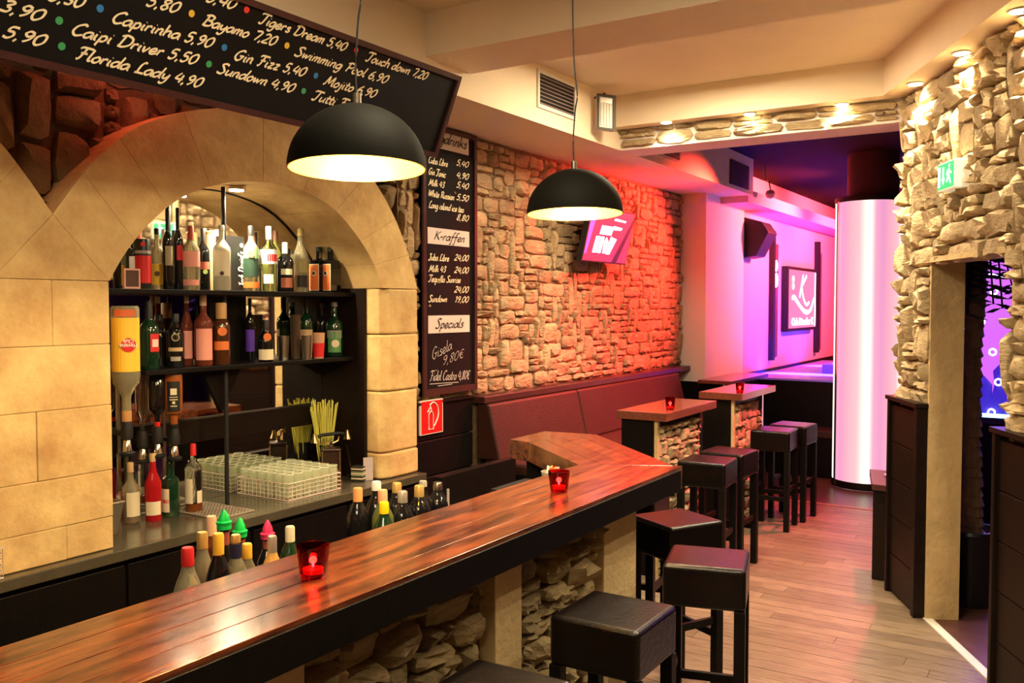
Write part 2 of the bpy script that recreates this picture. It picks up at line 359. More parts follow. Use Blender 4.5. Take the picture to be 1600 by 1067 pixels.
# ceilings
struct(box(-3.9, 2.2, -2.3, 5.99, CZ, CZ + .1).build('ceiling', plaster))
struct(box(-3.5, 3.5, 6.3, 15.1, CZ, CZ + .1).build('ceiling_back_room', mat('dark_ceiling_paint', (.018, .008, .008), .9, spec=.1)))
struct(box(-3.5, SX, -2.2, 9.13, SZ, CZ).build('ceiling_soffit_left', plaster))
struct(box(SX, 2.0, 3.69, 4.1, 3.08, CZ).build('ceiling_beam', plaster))
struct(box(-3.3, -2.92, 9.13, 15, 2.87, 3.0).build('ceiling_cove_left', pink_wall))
# right ceiling strip with the downlights and front header strip
sl = Vector((-1.046, 5.859, 0)); sd = (Vector((-.272, 4.336, 0)) - sl).normalized()
q0 = sl; q1 = sl + sd * 7.2; n0 = rw(0, 0); n1 = rw(7.2, 0)
mb = MB(); mb.prism([(q0.x, q0.y), (q1.x, q1.y), (n1.x, n1.y), (n0.x + .02, n0.y)], 3.08, CZ); struct(mb.build('ceiling_soffit_right', plaster))
struct(MB().prism([(SX, 5.855), (q0.x, q0.y), (n0.x + .02, n0.y), (SX, 5.99)], 3.078, CZ).build('ceiling_soffit_header', plaster))
# walls
wl = struct(box(WX - .1, WX, 4.195, 8.75, 0, SZ).build('wall_left', mortar))
n = rubble(wl, 11, (WX, 4.2, 1.2), Y1, Z1, X1, 4.5, SZ - 1.2, .068, .052, RS, .026, stone_m, near=lambda s: s[0], gap=.005)
print('left wall stones', n)
mb = MB()
for i in range(84):
    ya_ = -.2 + i * .05; zl = 1.95
    for cy in (3.03, .86, -1.31):
        q = 1 - ((ya_ + .025 - cy) / 1.13) ** 2
        if q > 0: zl = max(zl, 1.9 + .79 * math.sqrt(q) - .02)
    mb.box(WX - .06, WX, ya_, ya_ + .05, min(zl, SZ - .03), SZ)
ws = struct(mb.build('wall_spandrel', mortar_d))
RSB = [(3, 2, 3), (2, 3, 2), (2, 2, 2), (4, 2, 2), (2, 4, 1), (3, 1, 1)]
def in_arch(a, b):
    yy, zz = a - .2, b + 1.95
    for cy in (3.03, .86, -1.31):
        e = ((yy - cy) / 1.12) ** 2 + ((zz - 1.9) / .80) ** 2
        if zz > 1.9 and e < .72: return True
    return False
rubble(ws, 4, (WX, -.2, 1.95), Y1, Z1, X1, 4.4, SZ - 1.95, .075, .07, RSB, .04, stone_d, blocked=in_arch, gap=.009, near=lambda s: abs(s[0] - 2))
struct(box(-4.2, -3.9, -2.3, 9, 0, CZ).build('wall_outer_left', dark_paint))
brownp = mat('brown_wall_paint', (.16, .09, .05), .8)
struct(box(-3.9, 3, -2.4, -2.25, 0, CZ).build('wall_rear', brownp))
e1 = rw(5.2, 0)
struct(box(e1.x, e1.x + .1, -2.3, e1.y, 0, CZ).build('wall_near_right', brownp))
# right rubble wall with door opening  u .48-1.5
wr = bpy.data.objects.new('wall_right', None); COL.objects.link(wr); struct(wr)
mb = MB()
mb.obox(R0, RU, Z1, -RN, -.0, .50, 0, 3.1, .0, .17); mb.obox(R0, RU, Z1, -RN, .50, 1.52, 2.06, 3.1, .0, .17); mb.obox(R0, RU, Z1, -RN, 1.52, 5.2, 0, 3.1, .0, .17)
mb.build('wall_core', mortar, wr)
def blk(a, b): return .47 < a < 1.5 and b + 1.2 < 2.04
rubble(wr, 21, rw(0, 1.2), RU, Z1, RN, 2.9, 1.87, .062, .055, RS, .042, stone_r, blocked=blk, gap=.004, rough=1.0, near=lambda s: s[0], cap=300)
MB().obox(rw(0, 0), RU, Z1, -RN, .475, .505, 0, 2.05, -.012, .172).build('jamb', plaster_y, wr)
MB().obox(rw(0, 0), RU, Z1, -RN, 1.50, 1.53, 0, 2.05, -.012, .172).build('jamb', plaster_y, wr)
MB().obox(rw(0, 0), RU, Z1, -RN, .46, 1.54, 2.045, 2.075, -.03, .172).build('lintel', plaster_y, wr)
# header over the passage, faced with stone
hd = struct(box(SX, -.94, 6.0, 6.3, SZ, 3.3).build('wall_header', plaster_w))
rubble(hd, 8, (SX, 6.0, SZ + .012), X1, Z1, -Y1, 1.93, .14, .07, .032, [(4, 2, 3), (3, 2, 2), (2, 1, 1), (3, 1, 1), (5, 2, 2), (2, 4, .6), (4, 3, 1)], .03, stone_r, gap=.004)
# far room walls
struct(box(-3.6, 1.6, 15, 15.2, 0, CZ).build('wall_back', mat('back_wall_paint', (.35, .12, .15), .8)))
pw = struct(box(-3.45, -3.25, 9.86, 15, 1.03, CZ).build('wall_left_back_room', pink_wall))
struct(box(WX - .1, -3.21, 8.7, 9.9, 1.03, SZ).build('trim_pilaster', plaster_w))
struct(box(WX - .1, -3.22, 8.71, 15, 0, 1.03).build('wall_lower_back_room', wood_k))
struct(box(-.94, -.84, 6.15, 15, 0, CZ).build('wall_partition', dark_paint))
struct(box(-.84, 3.5, 8.5, 8.6, 0, CZ).build('wall_side_room', dark_paint))
struct(box(3.4, 3.5, 1, 8.5, 0, CZ).build('wall_side_room_right', dark_paint))
struct(MB().prism([(-.84, 6.1), (rw(0, 0, -.18).x, 6.1), (n1.x + .1, n1.y), (3.4, 1), (3.4, 8.5), (-.84, 8.5)], 3.12, 3.2).build('ceiling_side_room', dark_paint))

# ============================================================ ARCHES of sandstone
inner = [(2.19, .81), (2.19, 1.2), (2.19, 1.6), (2.19, 1.9), (2.275, 2.03), (2.4, 2.165), (2.55, 2.275), (2.77, 2.36), (3.03, 2.395), (3.27, 2.375), (3.48, 2.31), (3.66, 2.18), (3.79, 2.04), (3.87, 1.9)]
I2 = [(2.19, 1.9), (2.275, 2.03), (2.4, 2.165), (2.55, 2.275), (2.77, 2.36), (3.03, 2.395), (3.27, 2.375), (3.48, 2.31), (3.66, 2.18), (3.79, 2.04), (3.87, 1.9)]
O2 = [(1.96, 2.15), (2.06, 2.285), (2.17, 2.41), (2.35, 2.555), (2.66, 2.675), (3.05, 2.74), (3.42, 2.70), (3.73, 2.55), (3.95, 2.34), (4.09, 2.12), (4.185, 1.9)]
def interp(P, t):
    f = t * (len(P) - 1); i = min(int(f), len(P) - 2); f -= i
    p0 = P[max(i - 1, 0)]; p1 = P[i]; p2 = P[i + 1]; p3 = P[min(i + 2, len(P) - 1)]
    return tuple(.5 * (2 * b + (c - a) * f + (2 * a - 5 * b + 4 * c - d) * f * f + (3 * b - a - 3 * c + d) * f ** 3) for a, b, c, d in zip(p0, p1, p2, p3))
arch = bpy.data.objects.new('wall_arch', None); COL.objects.link(arch); struct(arch)
def voussoir(t0, t1, dy=0, mir=None):
    k = 5; g = .0002; pts = [interp(I2, t0 + g + (t1 - t0 - 2 * g) * i / k) for i in range(k + 1)] + [interp(O2, t1 - g - (t1 - t0 - 2 * g) * i / k) for i in range(k + 1)]
    if mir is not None: pts = [(2 * mir - a, b) for a, b in pts]
    nn = len(pts); mb = MB(); mb.add([(AX, a, b) for a, b in pts] + [(MX, a, b) for a, b in pts],
        [(i, (i + 1) % nn, nn + (i + 1) % nn, nn + i) for i in range(nn)])
    for i in range(k):   # strips of the front and the back face
        mb.add([(AX, *pts[i]), (AX, *pts[i + 1]), (AX, *pts[nn - 2 - i]), (AX, *pts[nn - 1 - i])], [(0, 1, 2, 3)])
        mb.add([(MX, *pts[i]), (MX, *pts[i + 1]), (MX, *pts[nn - 2 - i]), (MX, *pts[nn - 1 - i])], [(0, 1, 2, 3)])
    bm_merge(mb); return mb.build('voussoir', sand, arch, bevel=.0015)
def bm_merge(mb):
    d = {}; mp = []; nv = []
    for v in mb.v:
        k = (round(v.x, 4), round(v.y, 4), round(v.z, 4))
        if k not in d: d[k] = len(nv); nv.append(v)
        mp.append(d[k])
    mb.v = nv; mb.f = [[mp[i] for i in f] for f in mb.f]
ts = [0, .13, .25, .37, .49, .60, .71, .82, .91, 1]
for a, b in zip(ts, ts[1:]): voussoir(a, b)
for a, b in zip(ts[:6], ts[1:7]): voussoir(a, b, mir=1.96)
for cy_ in (1.96, -.21):
    mb = MB(); mb.add([(AX, cy_ - .229, 1.901), (AX, cy_ + .229, 1.901), (AX, cy_ + .001, 2.149), (MX, cy_ - .229, 1.901), (MX, cy_ + .229, 1.901), (MX, cy_ + .001, 2.149)], [(0, 1, 2), (5, 4, 3), (0, 3, 4, 1), (1, 4, 5, 2), (2, 5, 3, 0)]); mb.build('springer', sand, arch, bevel=.002)
rz = [.812, .944, 1.135, 1.40, 1.647, 1.9]
def blockrow(y0, y1, z0, z1, splits):
    ys = [y0] + splits + [y1]
    for a, b in zip(ys, ys[1:]):
        box(MX, AX + rng.uniform(-.003, .003), a + .0005, b - .0005, z0 + .0005, z1 - .0005).build('stone_block', sand, arch, bevel=.004)
for (z0, z1), sp in zip(zip(rz, rz[1:]), ([1.99], [], [1.88], [], [1.95])): blockrow(1.73, 2.19, z0, z1, sp)
for z0, z1 in zip([.812, .961, 1.313, 1.638], [.961, 1.313, 1.638, 1.9]):
    mb = MB(); j = rng.uniform(-.006, .006)
    mb.prism([(WX, 3.872), (AX - .03, 3.868), (AX + j, 3.93 + j), (AX + j, 4.185 + j), (WX, 4.19 + j)], z0 + .002, z1 - .002); mb.build('stone_block', sand, arch, bevel=.012)
# small downlight in the vault
d = thing('downlight', (-3.55, 3.04, 2.385), 'round recessed downlight in the vault of the stone arch', 'light')
MB().cyl((-3.55, 3.04, 2.374), .045, .012, 20).build('bezel', chrome, d); MB().cyl((-3.55, 3.04, 2.370), .035, .006, 20).build('lens', emis('lamp_white', (1, .85, .6), 14), d)
light('SPOT', 'vault_lamp_light', (-3.55, 3.04, 2.36), WARM2, 48, .04, to=(-3.58, 3.04, 1), angle=2.6, blend=.5)
# mirror behind the shelves
mp_ = [(2.19, .81), (3.88, .81)] + [interp(I2, 1 - i / 20) for i in range(21)]
mb = MB(); mb.add([(MX, a, b) for a, b in mp_] + [(MX - .01, a, b) for a, b in mp_], [list(range(len(mp_))), list(range(len(mp_), 2 * len(mp_)))])
tag(mb.build('mirror', mirror_m), 'arched mirror behind the bottle shelves in the stone niche', 'mirror')
box(MX + .002, AX - .12, 3.845, 3.868, .812, 1.9).build('side_panel', wood_p, arch)
mb = MB(); nvp = 24
arc = [interp(I2, i / nvp) for i in range(nvp + 1)]
MB().tube([(MX + .006, a, b) for a, b in arc], .005, 5).build('edge_strip', blackm, bpy.data.objects['mirror'])

# wainscot beside the arch and the bench
wc = thing('wainscot', (WX, 4.4, 0), 'black boarded wainscot under the menu board beside the arch', 'panelling')
for i in range(5): box(WX - .001, WX + .035, 4.195, 4.93, .04 + i * .23, .04 + i * .23 + .224).build('board', wood_k, wc, bevel=.004)
box(WX - .001, WX + .05, 4.195, 4.93, 1.185, 1.2).build('cap_rail', wood_p, wc)

# ============================================================ BAR
bar = thing('bar_counter', (-1.66, 1.6, 0), 'long red-brown wooden bar counter on a rubble stone front', 'bar')
def mit(x): return 3.677 + (x + 1.496) * .548
xs = [-1.462, -1.555, -1.655, -1.76, -1.862]
for a, b in zip(xs, xs[1:]):
    MB().prism([(a - .0008, -.7), (a - .0008, mit(a)), (b + .0008, mit(b)), (b + .0008, -.7)], 1.0, 1.1).build('plank', wood_b, bar, bevel=.0015)
# end section, three boards
A = [Vector((-1.496, 3.677)), Vector((-2.216, 4.351))]; B = [Vector((-1.861, 3.477)), Vector((-2.39, 3.916))]
A2 = [Vector((-2.216, 4.351)), Vector((-2.521, 4.313))]; B2 = [Vector((-2.39, 3.916)), Vector((-2.518, 3.945))]
for i in range(4):
    t0, t1 = i / 4 + .002, (i + 1) / 4 - .002
    p = [A[0].lerp(B[0], t0), A[1].lerp(B[1], t0), A[1].lerp(B[1], t1), A[0].lerp(B[0], t1)]
    MB().prism([(q.x, q.y) for q in p], 1.0, 1.1).build('plank', wood_b, bar, bevel=.0015)
p = [A2[0], A2[1], B2[1], B2[0]]
MB().prism([(q.x - .001, q.y) for q in p], 1.0, 1.1).build('plank', wood_b, bar, bevel=.0015)
MB().prism([(-1.4605, -.7), (-1.452, -.7), (-1.452, 3.655), (-1.484, 3.682), (-1.492, 3.675), (-1.4605, 3.648)], .998, 1.088).build('edge_board', wood_k, bar, bevel=.001)
box(-2.42, -2.24, 3.95, 4.25, 0, 1.0).build('support', wood_k, bar)
box(-1.84, -1.66, -.7, 3.50, 0, 1.0).build('carcass', mortar_d, bar)
box(-1.661, -1.60, -.7, 1.565, 0, .998).build('plaster_panel', plaster_y, bar, bevel=.004)
box(-1.661, -1.60, 3.21, 3.52, 0, .998).build('plaster_post', plaster_y, bar, bevel=.004)
box(-1.661, -1.595, 2.41, 2.575, 0, .998).build('plaster_post', plaster_y, bar, bevel=.004)
RSF = [(4, 1, 3), (5, 2, 3), (3, 2, 3), (6, 2, 2), (4, 2, 3), (3, 1, 2), (2, 3, .7), (2, 1, 1), (5, 3, 1)]
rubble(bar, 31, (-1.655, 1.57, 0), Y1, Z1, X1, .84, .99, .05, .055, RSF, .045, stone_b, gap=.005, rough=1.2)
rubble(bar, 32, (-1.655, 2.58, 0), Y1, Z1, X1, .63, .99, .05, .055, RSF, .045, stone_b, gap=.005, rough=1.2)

# ============================================================ BACK COUNTER
bc = thing('back_counter', (-3.5, 2.2, 0), 'black back counter with a dark stone worktop under the arches', 'counter')
box(MX + .002, -3.26, .2, 4.19, .765, .81).build('worktop', slate, bc, bevel=.004)
box(MX, -3.30, .2, 4.185, 0.0, .765).build('carcass', wood_k, bc)
for i in range(6): box(-3.30, -3.285, .25 + i * .66, .25 + i * .66 + .645, .06, .74).build('door', wood_k, bc, bevel=.004)
tag(box(-3.03, -2.97, 3.95, 4.72, 0, .85).build('partition', wood_k), 'low dark wooden partition at the end of the back counter', 'partition')

# ============================================================ SHELVES
def shelf(z, y0, y1, x0, x1, lab):
    return tag(box(x0, x1, y0, y1, z - .022, z).build('shelf', wood_k, bevel=.002), lab, 'shelf')
Z_1, Z_2 = 1.875, 1.512
shelf(Z_1, 2.2, 3.84, MX + .002, -3.5, 'upper black bottle shelf in the stone arch')
sh2 = shelf(Z_2, 2.48, 3.84, MX + .002, -3.5, 'lower black bottle shelf in the stone arch with pointed bracket')
mb = MB(); y0_, y1_ = 2.86, 3.10
tri = [(y0_, Z_2 - .022), (y1_, Z_2 - .022), (2.975, Z_2 - .245)]
mb.add([(-3.60, *q) for q in tri] + [(-3.625, *q) for q in tri], [(0, 1, 2), (5, 4, 3), (0, 3, 4, 1), (1, 4, 5, 2), (2, 5, 3, 0)])
mb.build('bracket', wood_k, sh2)
box(-3.74, -3.72, 3.0, 3.24, Z_2 + .0, Z_1 - .024).build('back_board', wood_k, sh2)
tag(MB().cyl((-3.557, 2.965, .811), .011, 1.57, 12).build('pole', blackm), 'thin black pole holding the bottle shelves in the arch', 'pole')
tag(box(-3.765, -3.735, 2.3, 3.84, 1.118, 1.233).build('rail', wood_p), 'dark wooden rail across the mirror above the back counter', 'rail')

# ============================================================ MENU BOARDS
BP = Vector((-2.6, 3.62, 2.925)); BV = Vector((.157, 0, .378)).normalized(); BN = Vector((BV.z, 0, -BV.x))
bh = Vector((.157, 0, .378)).length
bd = thing('menu_board', (-2.68, 2.3, 2.73), 'long black cocktail price board hung tilted above the arch', 'menu board')
MB().obox(BP, -Y1, -BV, -BN, 0, 2.9, 0, bh, 0, .018).build('panel', board_m, bd)
mb = MB(); fw = .022
mb.obox(BP, -Y1, -BV, BN, 0, 2.9, -.002, fw, -.02, .012); mb.obox(BP, -Y1, -BV, BN, 0, 2.9, bh - fw, bh + .002, -.02, .012)
mb.obox(BP, -Y1, -BV, BN, -.001, fw, fw, bh - fw, -.02, .012); mb.obox(BP, -Y1, -BV, BN, 2.9 - fw, 2.9, fw, bh - fw, -.02, .012)
mb.build('frame', frame_w, bd)
mb = MB()
for yy in (3.4, 2.2, 1.1): mb.tube([(-2.61, yy, 2.92), (-2.7, yy, 2.96), (SX + .002, yy, 3.03)], .003, 5)
mb.build('hanging_wire', steel, bd)
def bat(x, y): return at(x, y, P=BP, n=BN)
cap = .040
rows = [("Tigers Dream 5,40", 402, 35, 538.5, 80), ("Touch down 7,20", 569.4, 94, 665, 125), ("Bayamo 7,20", 313, 37.5, 429, 71.7), ("Swimming Pool 6,90", 457, 85.7, 603, 130.7),
        ("Capirinha 5,90", 170.6, 33.8, 330, 75), ("Gin Fizz 5,40", 362, 92, 475, 119.5), ("Mojito 6,90", 503, 130.7, 585, 153), ("Caipi Driver 5,50", 107, 52.5, 305.6, 101),
        ("Sundown 4,90", 335.6, 112.5, 457, 144.8), ("Tutti Frutti 4,90", 485, 154.6, 600, 186), ("Florida Lady 4,90", 114.4, 90, 313, 137),
        ("5,80", 225, 7.5, 277.5, 20.6), ("5,40", 319, 1, 366, 15), ("5,30", 72, -1, 129, 13), ("3,90", -5, 15, 65, 34), ("5,90", 0, 56, 67.5, 73)]
MB.recalc = False
for t, x0, y0, x1, y1 in rows: mb = MB(); script(mb, t, bat(x0, y0), bat(x1, y1), BN, cap, 2.0, up=BV); mb.build('lettering', cream_paint, bd)
dots = {'red': ((.75, .04, .02), [(385, 15), (556, 78)]), 'yellow': ((.8, .5, .05), [(299, 21), (448, 71)]), 'blue': ((.03, .2, .5), [(156, 13), (350, 74), (493, 118)]), 'green': ((.05, .35, .12), [(92, 32), (326, 100), (474, 142), (96, 72)])}
for k, (c, ps) in dots.items():
    for px, py in ps:
        mb = MB(); disc(mb, bat(px, py), Y1, BV, BN, .0125); tag(mb.build('dot', mat('dot_' + k, c, .5), bd), k + ' dot')
# narrow drinks list
MX0 = -3.43
mn = thing('menu_board', (MX0, 4.66, 2.0), 'tall narrow black drinks list in a dark frame on the rubble wall', 'menu board')
ya, yb, za, zb = 4.365, 4.945, 1.24, 2.925
box(WX + .0, MX0, ya, yb, za, zb).build('panel', board_m, mn)
mb = MB(); f_ = .03
mb.box(WX, MX0 + .015, ya, ya + f_, za, zb); mb.box(WX, MX0 + .015, yb - f_, yb, za, zb); mb.box(WX, MX0 + .015, ya + f_, yb - f_, za, za + f_ * 1.3); mb.box(WX, MX0 + .015, ya + f_, yb - f_, zb - f_, zb)
mb.build('frame', frame_w, mn)
def mat_(x, y): return at(x, y, X=MX0)
tagm = mat('label_strip', (.72, .62, .55), .6); inkm = mat('black_ink', (.01, .01, .01), .6)
for (tl, tr, br, bl), txt, b0, b1 in ((((657, 198), (731.5, 207), (731.5, 237), (657, 231)), 'Longdrinks', (661, 221), (728, 230)),
        (((667.5, 354), (732.5, 362.7), (732.5, 388.7), (667.5, 377.7)), 'K-raffen', (676, 374), (725, 381)), (((668.5, 492.6), (733, 492.6), (733, 519), (668.5, 520.5)), 'Specials', (678, 513), (723, 512))):
    a, b, c, d_ = mat_(*tl), mat_(*tr), mat_(*br), mat_(*bl)
    z1 = (a.z + b.z) / 2; z0 = (c.z + d_.z) / 2
    s_ = box(MX0, MX0 + .004, a.y, b.y, z0, z1).build('heading_strip', tagm, mn)
    mb = MB(); p = mat_(*b0); q = mat_(*b1); zz = z0 + (z1 - z0) * .28
    script(mb, txt, (MX0 + .004, p.y, zz), (MX0 + .004, q.y, zz), X1, (z1 - z0) * .55, 1.3); mb.build('heading_lettering', inkm, s_)
rowsm = [("Cuba Libre", "5,40", 254, 262, 699), ("Gin Tonic", "4,90", 272, 281, 696), ("Milk 43", "5,40", 289, 296, 694), ("White Russian", "5,50", 306, 315, 709), ("Long island ice tea", "", 324, 334, 724), ("", "8,80", 338, 346, 0),
         ("Juba Libre", "24,00", 406, 408, 701), ("Milk 43", "24,00", 424, 427, 696), ("Tequilla Sunrise", "", 440, 443, 719), ("", "24,00", 454, 457, 0), ("Sundown", "19,00", 471.5, 472.5, 698)]
for t, pr_, yl, yr, xe in rowsm:
    mb = MB()
    zz = mat_(668, yl).z
    if t: script(mb, t, (MX0, mat_(668.5, yl).y, zz), (MX0, mat_(xe, yl).y, zz), X1, .042, 1.7)
    if pr_: zr = mat_(731, yr).z; script(mb, pr_, (MX0, mat_(712 if pr_[1] == ',' else 709, yr).y, zr), (MX0, mat_(731.5, yr).y, zr), X1, .042, 1.7)
    mb.build('lettering', cream_paint, mn)
chalk = mat('chalk', (.55, .5, .45), .9); mb = MB()
script(mb, "Gisela", mat_(674, 563), mat_(706, 545), X1, .07, .7); script(mb, "9,80€", mat_(690, 571), mat_(724, 558), X1, .06, .7)
script(mb, "Fidel Castro 4,80€", mat_(670.5, 595), mat_(733, 592), X1, .062, .9)
a = mat_(671, 600); b = mat_(716, 597); mb.obox(a, (b - a).normalized(), Z1, X1, 0, (b - a).length, -.002, .002, .001, .003)
a = mat_(684, 603); b = mat_(706, 600); mb.obox(a, (b - a).normalized(), Z1, X1, 0, (b - a).length, -.002, .002, .001, .003)
mb.build('chalk_writing', chalk, mn); MB.recalc = True

# fire extinguisher sign
sx = -3.43; a = at(657, 640, X=sx); b = at(692, 636, X=sx); c = at(692, 688, X=sx)
fs_ = thing('fire_sign', (sx, a.y, c.z), 'red fire extinguisher sign with white pictogram on the black wainscot', 'sign')
zt = 1.212; zb_ = .998
box(WX + .0355, sx, a.y, b.y, zb_, zt).build('plate', mat('sign_white', (.8, .76, .7), .4), fs_)
box(sx, sx + .002, a.y + .008, b.y - .008, zb_ + .006, zt - .006).build('red_field', mat('sign_red', (.72, .01, .01), .4), fs_)
w_ = b.y - a.y; P0 = Vector((sx + .004, a.y, zb_)); h_ = zt - zb_
def sp(u, v): return P0 + Y1 * (u * w_) + Z1 * (v * h_)
mb = MB(); R_ = .0042
body = [(.34, .14), (.34, .58), (.40, .66), (.48, .66), (.54, .58), (.54, .14)]
mb.tube([sp(*q) for q in body], R_, 5, closed=True)
mb.tube([sp(*q) for q in catmull([(.44, .66), (.44, .74), (.34, .76)], 4)], R_, 5); mb.tube([sp(*q) for q in catmull([(.44, .74), (.40, .86), (.56, .92), (.74, .78), (.76, .52), (.64, .30), (.56, .22)], 5)], R_ * 1.1, 5)
mb.tube([sp(.28, .66), sp(.36, .72)], R_, 5)
mb.build('pictogram', mat('sign_white', (.8, .76, .7), .4), fs_)

# ============================================================ PENDANT LAMPS
def pendant(x, y, z, r, lab, tilt):
    t = thing('pendant_lamp', (x, y, z + r * .9), lab, 'lamp', 'dome pendant lamps over the bar')
    c = (x, y, z); n = 14
    out = [(r * math.cos(a), r * .93 * math.sin(a)) for a in [PI / 2 * i / n for i in range(n + 1)]]
    inn = [(rr * .975, zz * .975) for rr, zz in out]
    out[-1] = (.001, out[-1][1]); inn[-1] = (.001, inn[-1][1])
    sh = MB().lathe(out, c, 48, False).build('shade', shade_o, t, smooth=True)
    MB().lathe([(r, 0)] + inn, c, 48, False).build('inner_lining', shade_i, sh, smooth=True)
    MB().cyl((x, y, z + r * .91), .012, .035, 12).build('cord_grip', steel, t)
    MB().lathe([(.001, -.035), (.03, -.022), (.036, .0), (.028, .025), (.014, .05)], (x, y, z + r * .42), 20).build('bulb', emis('bulb_glow', (1, .78, .45), 30), t, smooth=True)
    MB().cyl((x, y, z + r * .42 + .05), .016, r * .9 - r * .42 - .06, 12).build('socket', blackm, t)
    k = [(0, 0, r * .93), (-.004, 0, .28), (.006, 0, .40), (.016, 0, .46), (.006, 0, .55), (.000, 0, .7), (0, 0, CZ - z)]
    MB().tube([(x + a, y + b, z + h) for a, b, h in [tuple(q) for q in catmull(k, 4)]], .0028, 6).build('cord', blackm, t)
    l = light('POINT', 'pendant_light', (x, y, z + .05), WARM, 40, .035)
    l.parent = t; l.location = (0, 0, .05 + z - (z + r * .9) - .0)
    t.rotation_euler = tilt
    return t
tl = (-.03, 0.02, 0)
pendant(-1.67, 1.845, 2.17, .187, 'black dome pendant lamp hanging in front of the cocktail board', (-.035, -.03, 0))
pendant(-1.67, 3.08, 2.155, .187, 'black dome pendant lamp hanging near the wall screen', (-.03, -.03, 0))

# ============================================================ STOOLS
def make_stool():
    t = thing('bar_stool', (0, 0, 0), 'x', 'stool', 'dark leather bar stools')
    h = .80; a = .158
    mb = MB(); mb.box(-a, a, -a, a, h - .165, h); s = mb.build('seat', leather, t, bevel=.018)
    s.modifiers['b'].segments = 4
    q = a - .022
    for sx_, sy_ in ((-1, -1), (1, -1), (1, 1), (-1, 1)): box(sx_ * q - .021, sx_ * q + .021, sy_ * q - .021, sy_ * q + .021, 0, h - .163).build('leg', wood_k, t, bevel=.002)
    for s_ in (-1, 1):
        box(-q + .02, q - .02, s_ * q - .01, s_ * q + .01, .24, .275).build('stretcher', wood_k, t, bevel=.002)
        box(s_ * q - .01, s_ * q + .01, -q + .02, q - .02, .31, .345).build('stretcher', wood_k, t, bevel=.002)
    return t
st0 = make_stool()
spots = [(-1.281, 2.644, 0, 'bar stool with wide glossy seat, in front of the long bar nearest its stone front'),
         (-1.242, 3.411, .26, 'bar stool turned at an angle, standing free in the aisle beyond the nearest stool'),
         (-1.275, 1.92, .02, 'bar stool of which only the seat top shows at the bottom edge'),
         (-1.60, 3.97, -.5, 'bar stool just behind the end corner of the bar'),
         (-2.0, 4.36, .12, 'bar stool mostly hidden behind the bar corner, only a seat edge showing'),
         (-2.045, 5.61, .06, 'bar stool at the nearer stone-based high table, closer one of its pair'),
         (-2.045, 6.03, -.05, 'bar stool at the nearer stone-based high table, farther one of its pair'),
         (-2.09, 7.28, .03, 'bar stool at the farther high table, nearer one of its pair'),
         (-2.05, 7.69, -.06, 'bar stool at the farther high table, last before the glowing column')]
for i, (x, y, a, lab) in enumerate(spots):
    o = st0 if i == 0 else copy_tree(st0)
    o.location = (x, y, 0); o.rotation_euler = (0, 0, a); o['label'] = lab

# ============================================================ HIGH TABLES WITH STONE BASES, BENCH
def high_table(y0, y1, lab, seed):
    t = thing('high_table', (-2.45, (y0 + y1) / 2, 0), lab, 'table', 'narrow high tables along the bench')
    box(-2.625, -2.265, y0, y1, 1.045, 1.1).build('tabletop', wood_t, t, bevel=.003)
    b0, b1 = y0 + .03, y1 - .14
    box(-2.60, -2.36, b0, b1, 0, 1.045).build('base', wood_k, t)
    rubble(t, seed, (-2.362, b0 + .03, 0), Y1, Z1, X1, b1 - b0 - .06, 1.04, .05, .05, [(3, 1, 2), (2, 1, 2), (3, 2, 3), (2, 2, 2), (4, 2, 1), (1, 1, 1), (3, 3, .6)], .03, stone_r, gap=.004, rough=1.2)
    box(-2.362, -2.335, b1 - .02, b1 + .012, 0, 1.045).build('metal_edge', chrome, t)
    box(-2.362, -2.338, b0 - .002, b0 + .03, 0, 1.045).build('edge_post', plaster_y, t)
high_table(5.44, 6.39, 'narrow high table on a pale stone base, nearer to the bar', 51)
high_table(6.98, 7.91, 'narrow high table on a stone base, farther one lit pink', 52)
bn = thing('bench', (-3.1, 6.6, 0), 'long built-in bench with maroon padded back under the stone wall', 'bench')
box(WX, -2.95, 4.95, 8.62, 0, .68).build('base', wood_k, bn)
box(WX + .1, -2.86, 4.97, 8.60, .68, .76).build('seat', leather_b, bn, bevel=.02)
for a, b in ((4.97, 6.22), (6.23, 8.34)):
    MB().hull8([(WX + .04, a, .762), (-3.25, a, .762), (-3.25, b, .762), (WX + .04, b, .762), (WX + .04, a, 1.14), (-3.34, a, 1.14), (-3.34, b, 1.14), (WX + .04, b, 1.14)]).build('backrest', leather_b, bn, bevel=.015)
box(WX, -3.36, 4.95, 8.69, 1.145, 1.19).build('cap_rail', frame_w, bn, bevel=.004)
box(WX, -2.95, 4.932, 4.95, 0, .70).build('end_panel', wood_k, bn)
ld = thing('wall_ledge', (-3.0, 8.9, 1.0), 'narrow pinkish ledge around the foot of the white pilaster', 'ledge')
box(-3.21, -2.86, 8.5, 9.7, 1.03, 1.065).build('board', wood_t, ld, bevel=.003); box(-3.21, -2.95, 8.72, 9.66, 0, 1.03).build('base', wood_k, ld)
box(-2.97, -2.94, 8.55, 8.60, 0, 1.03).build('metal_post', chrome, ld)

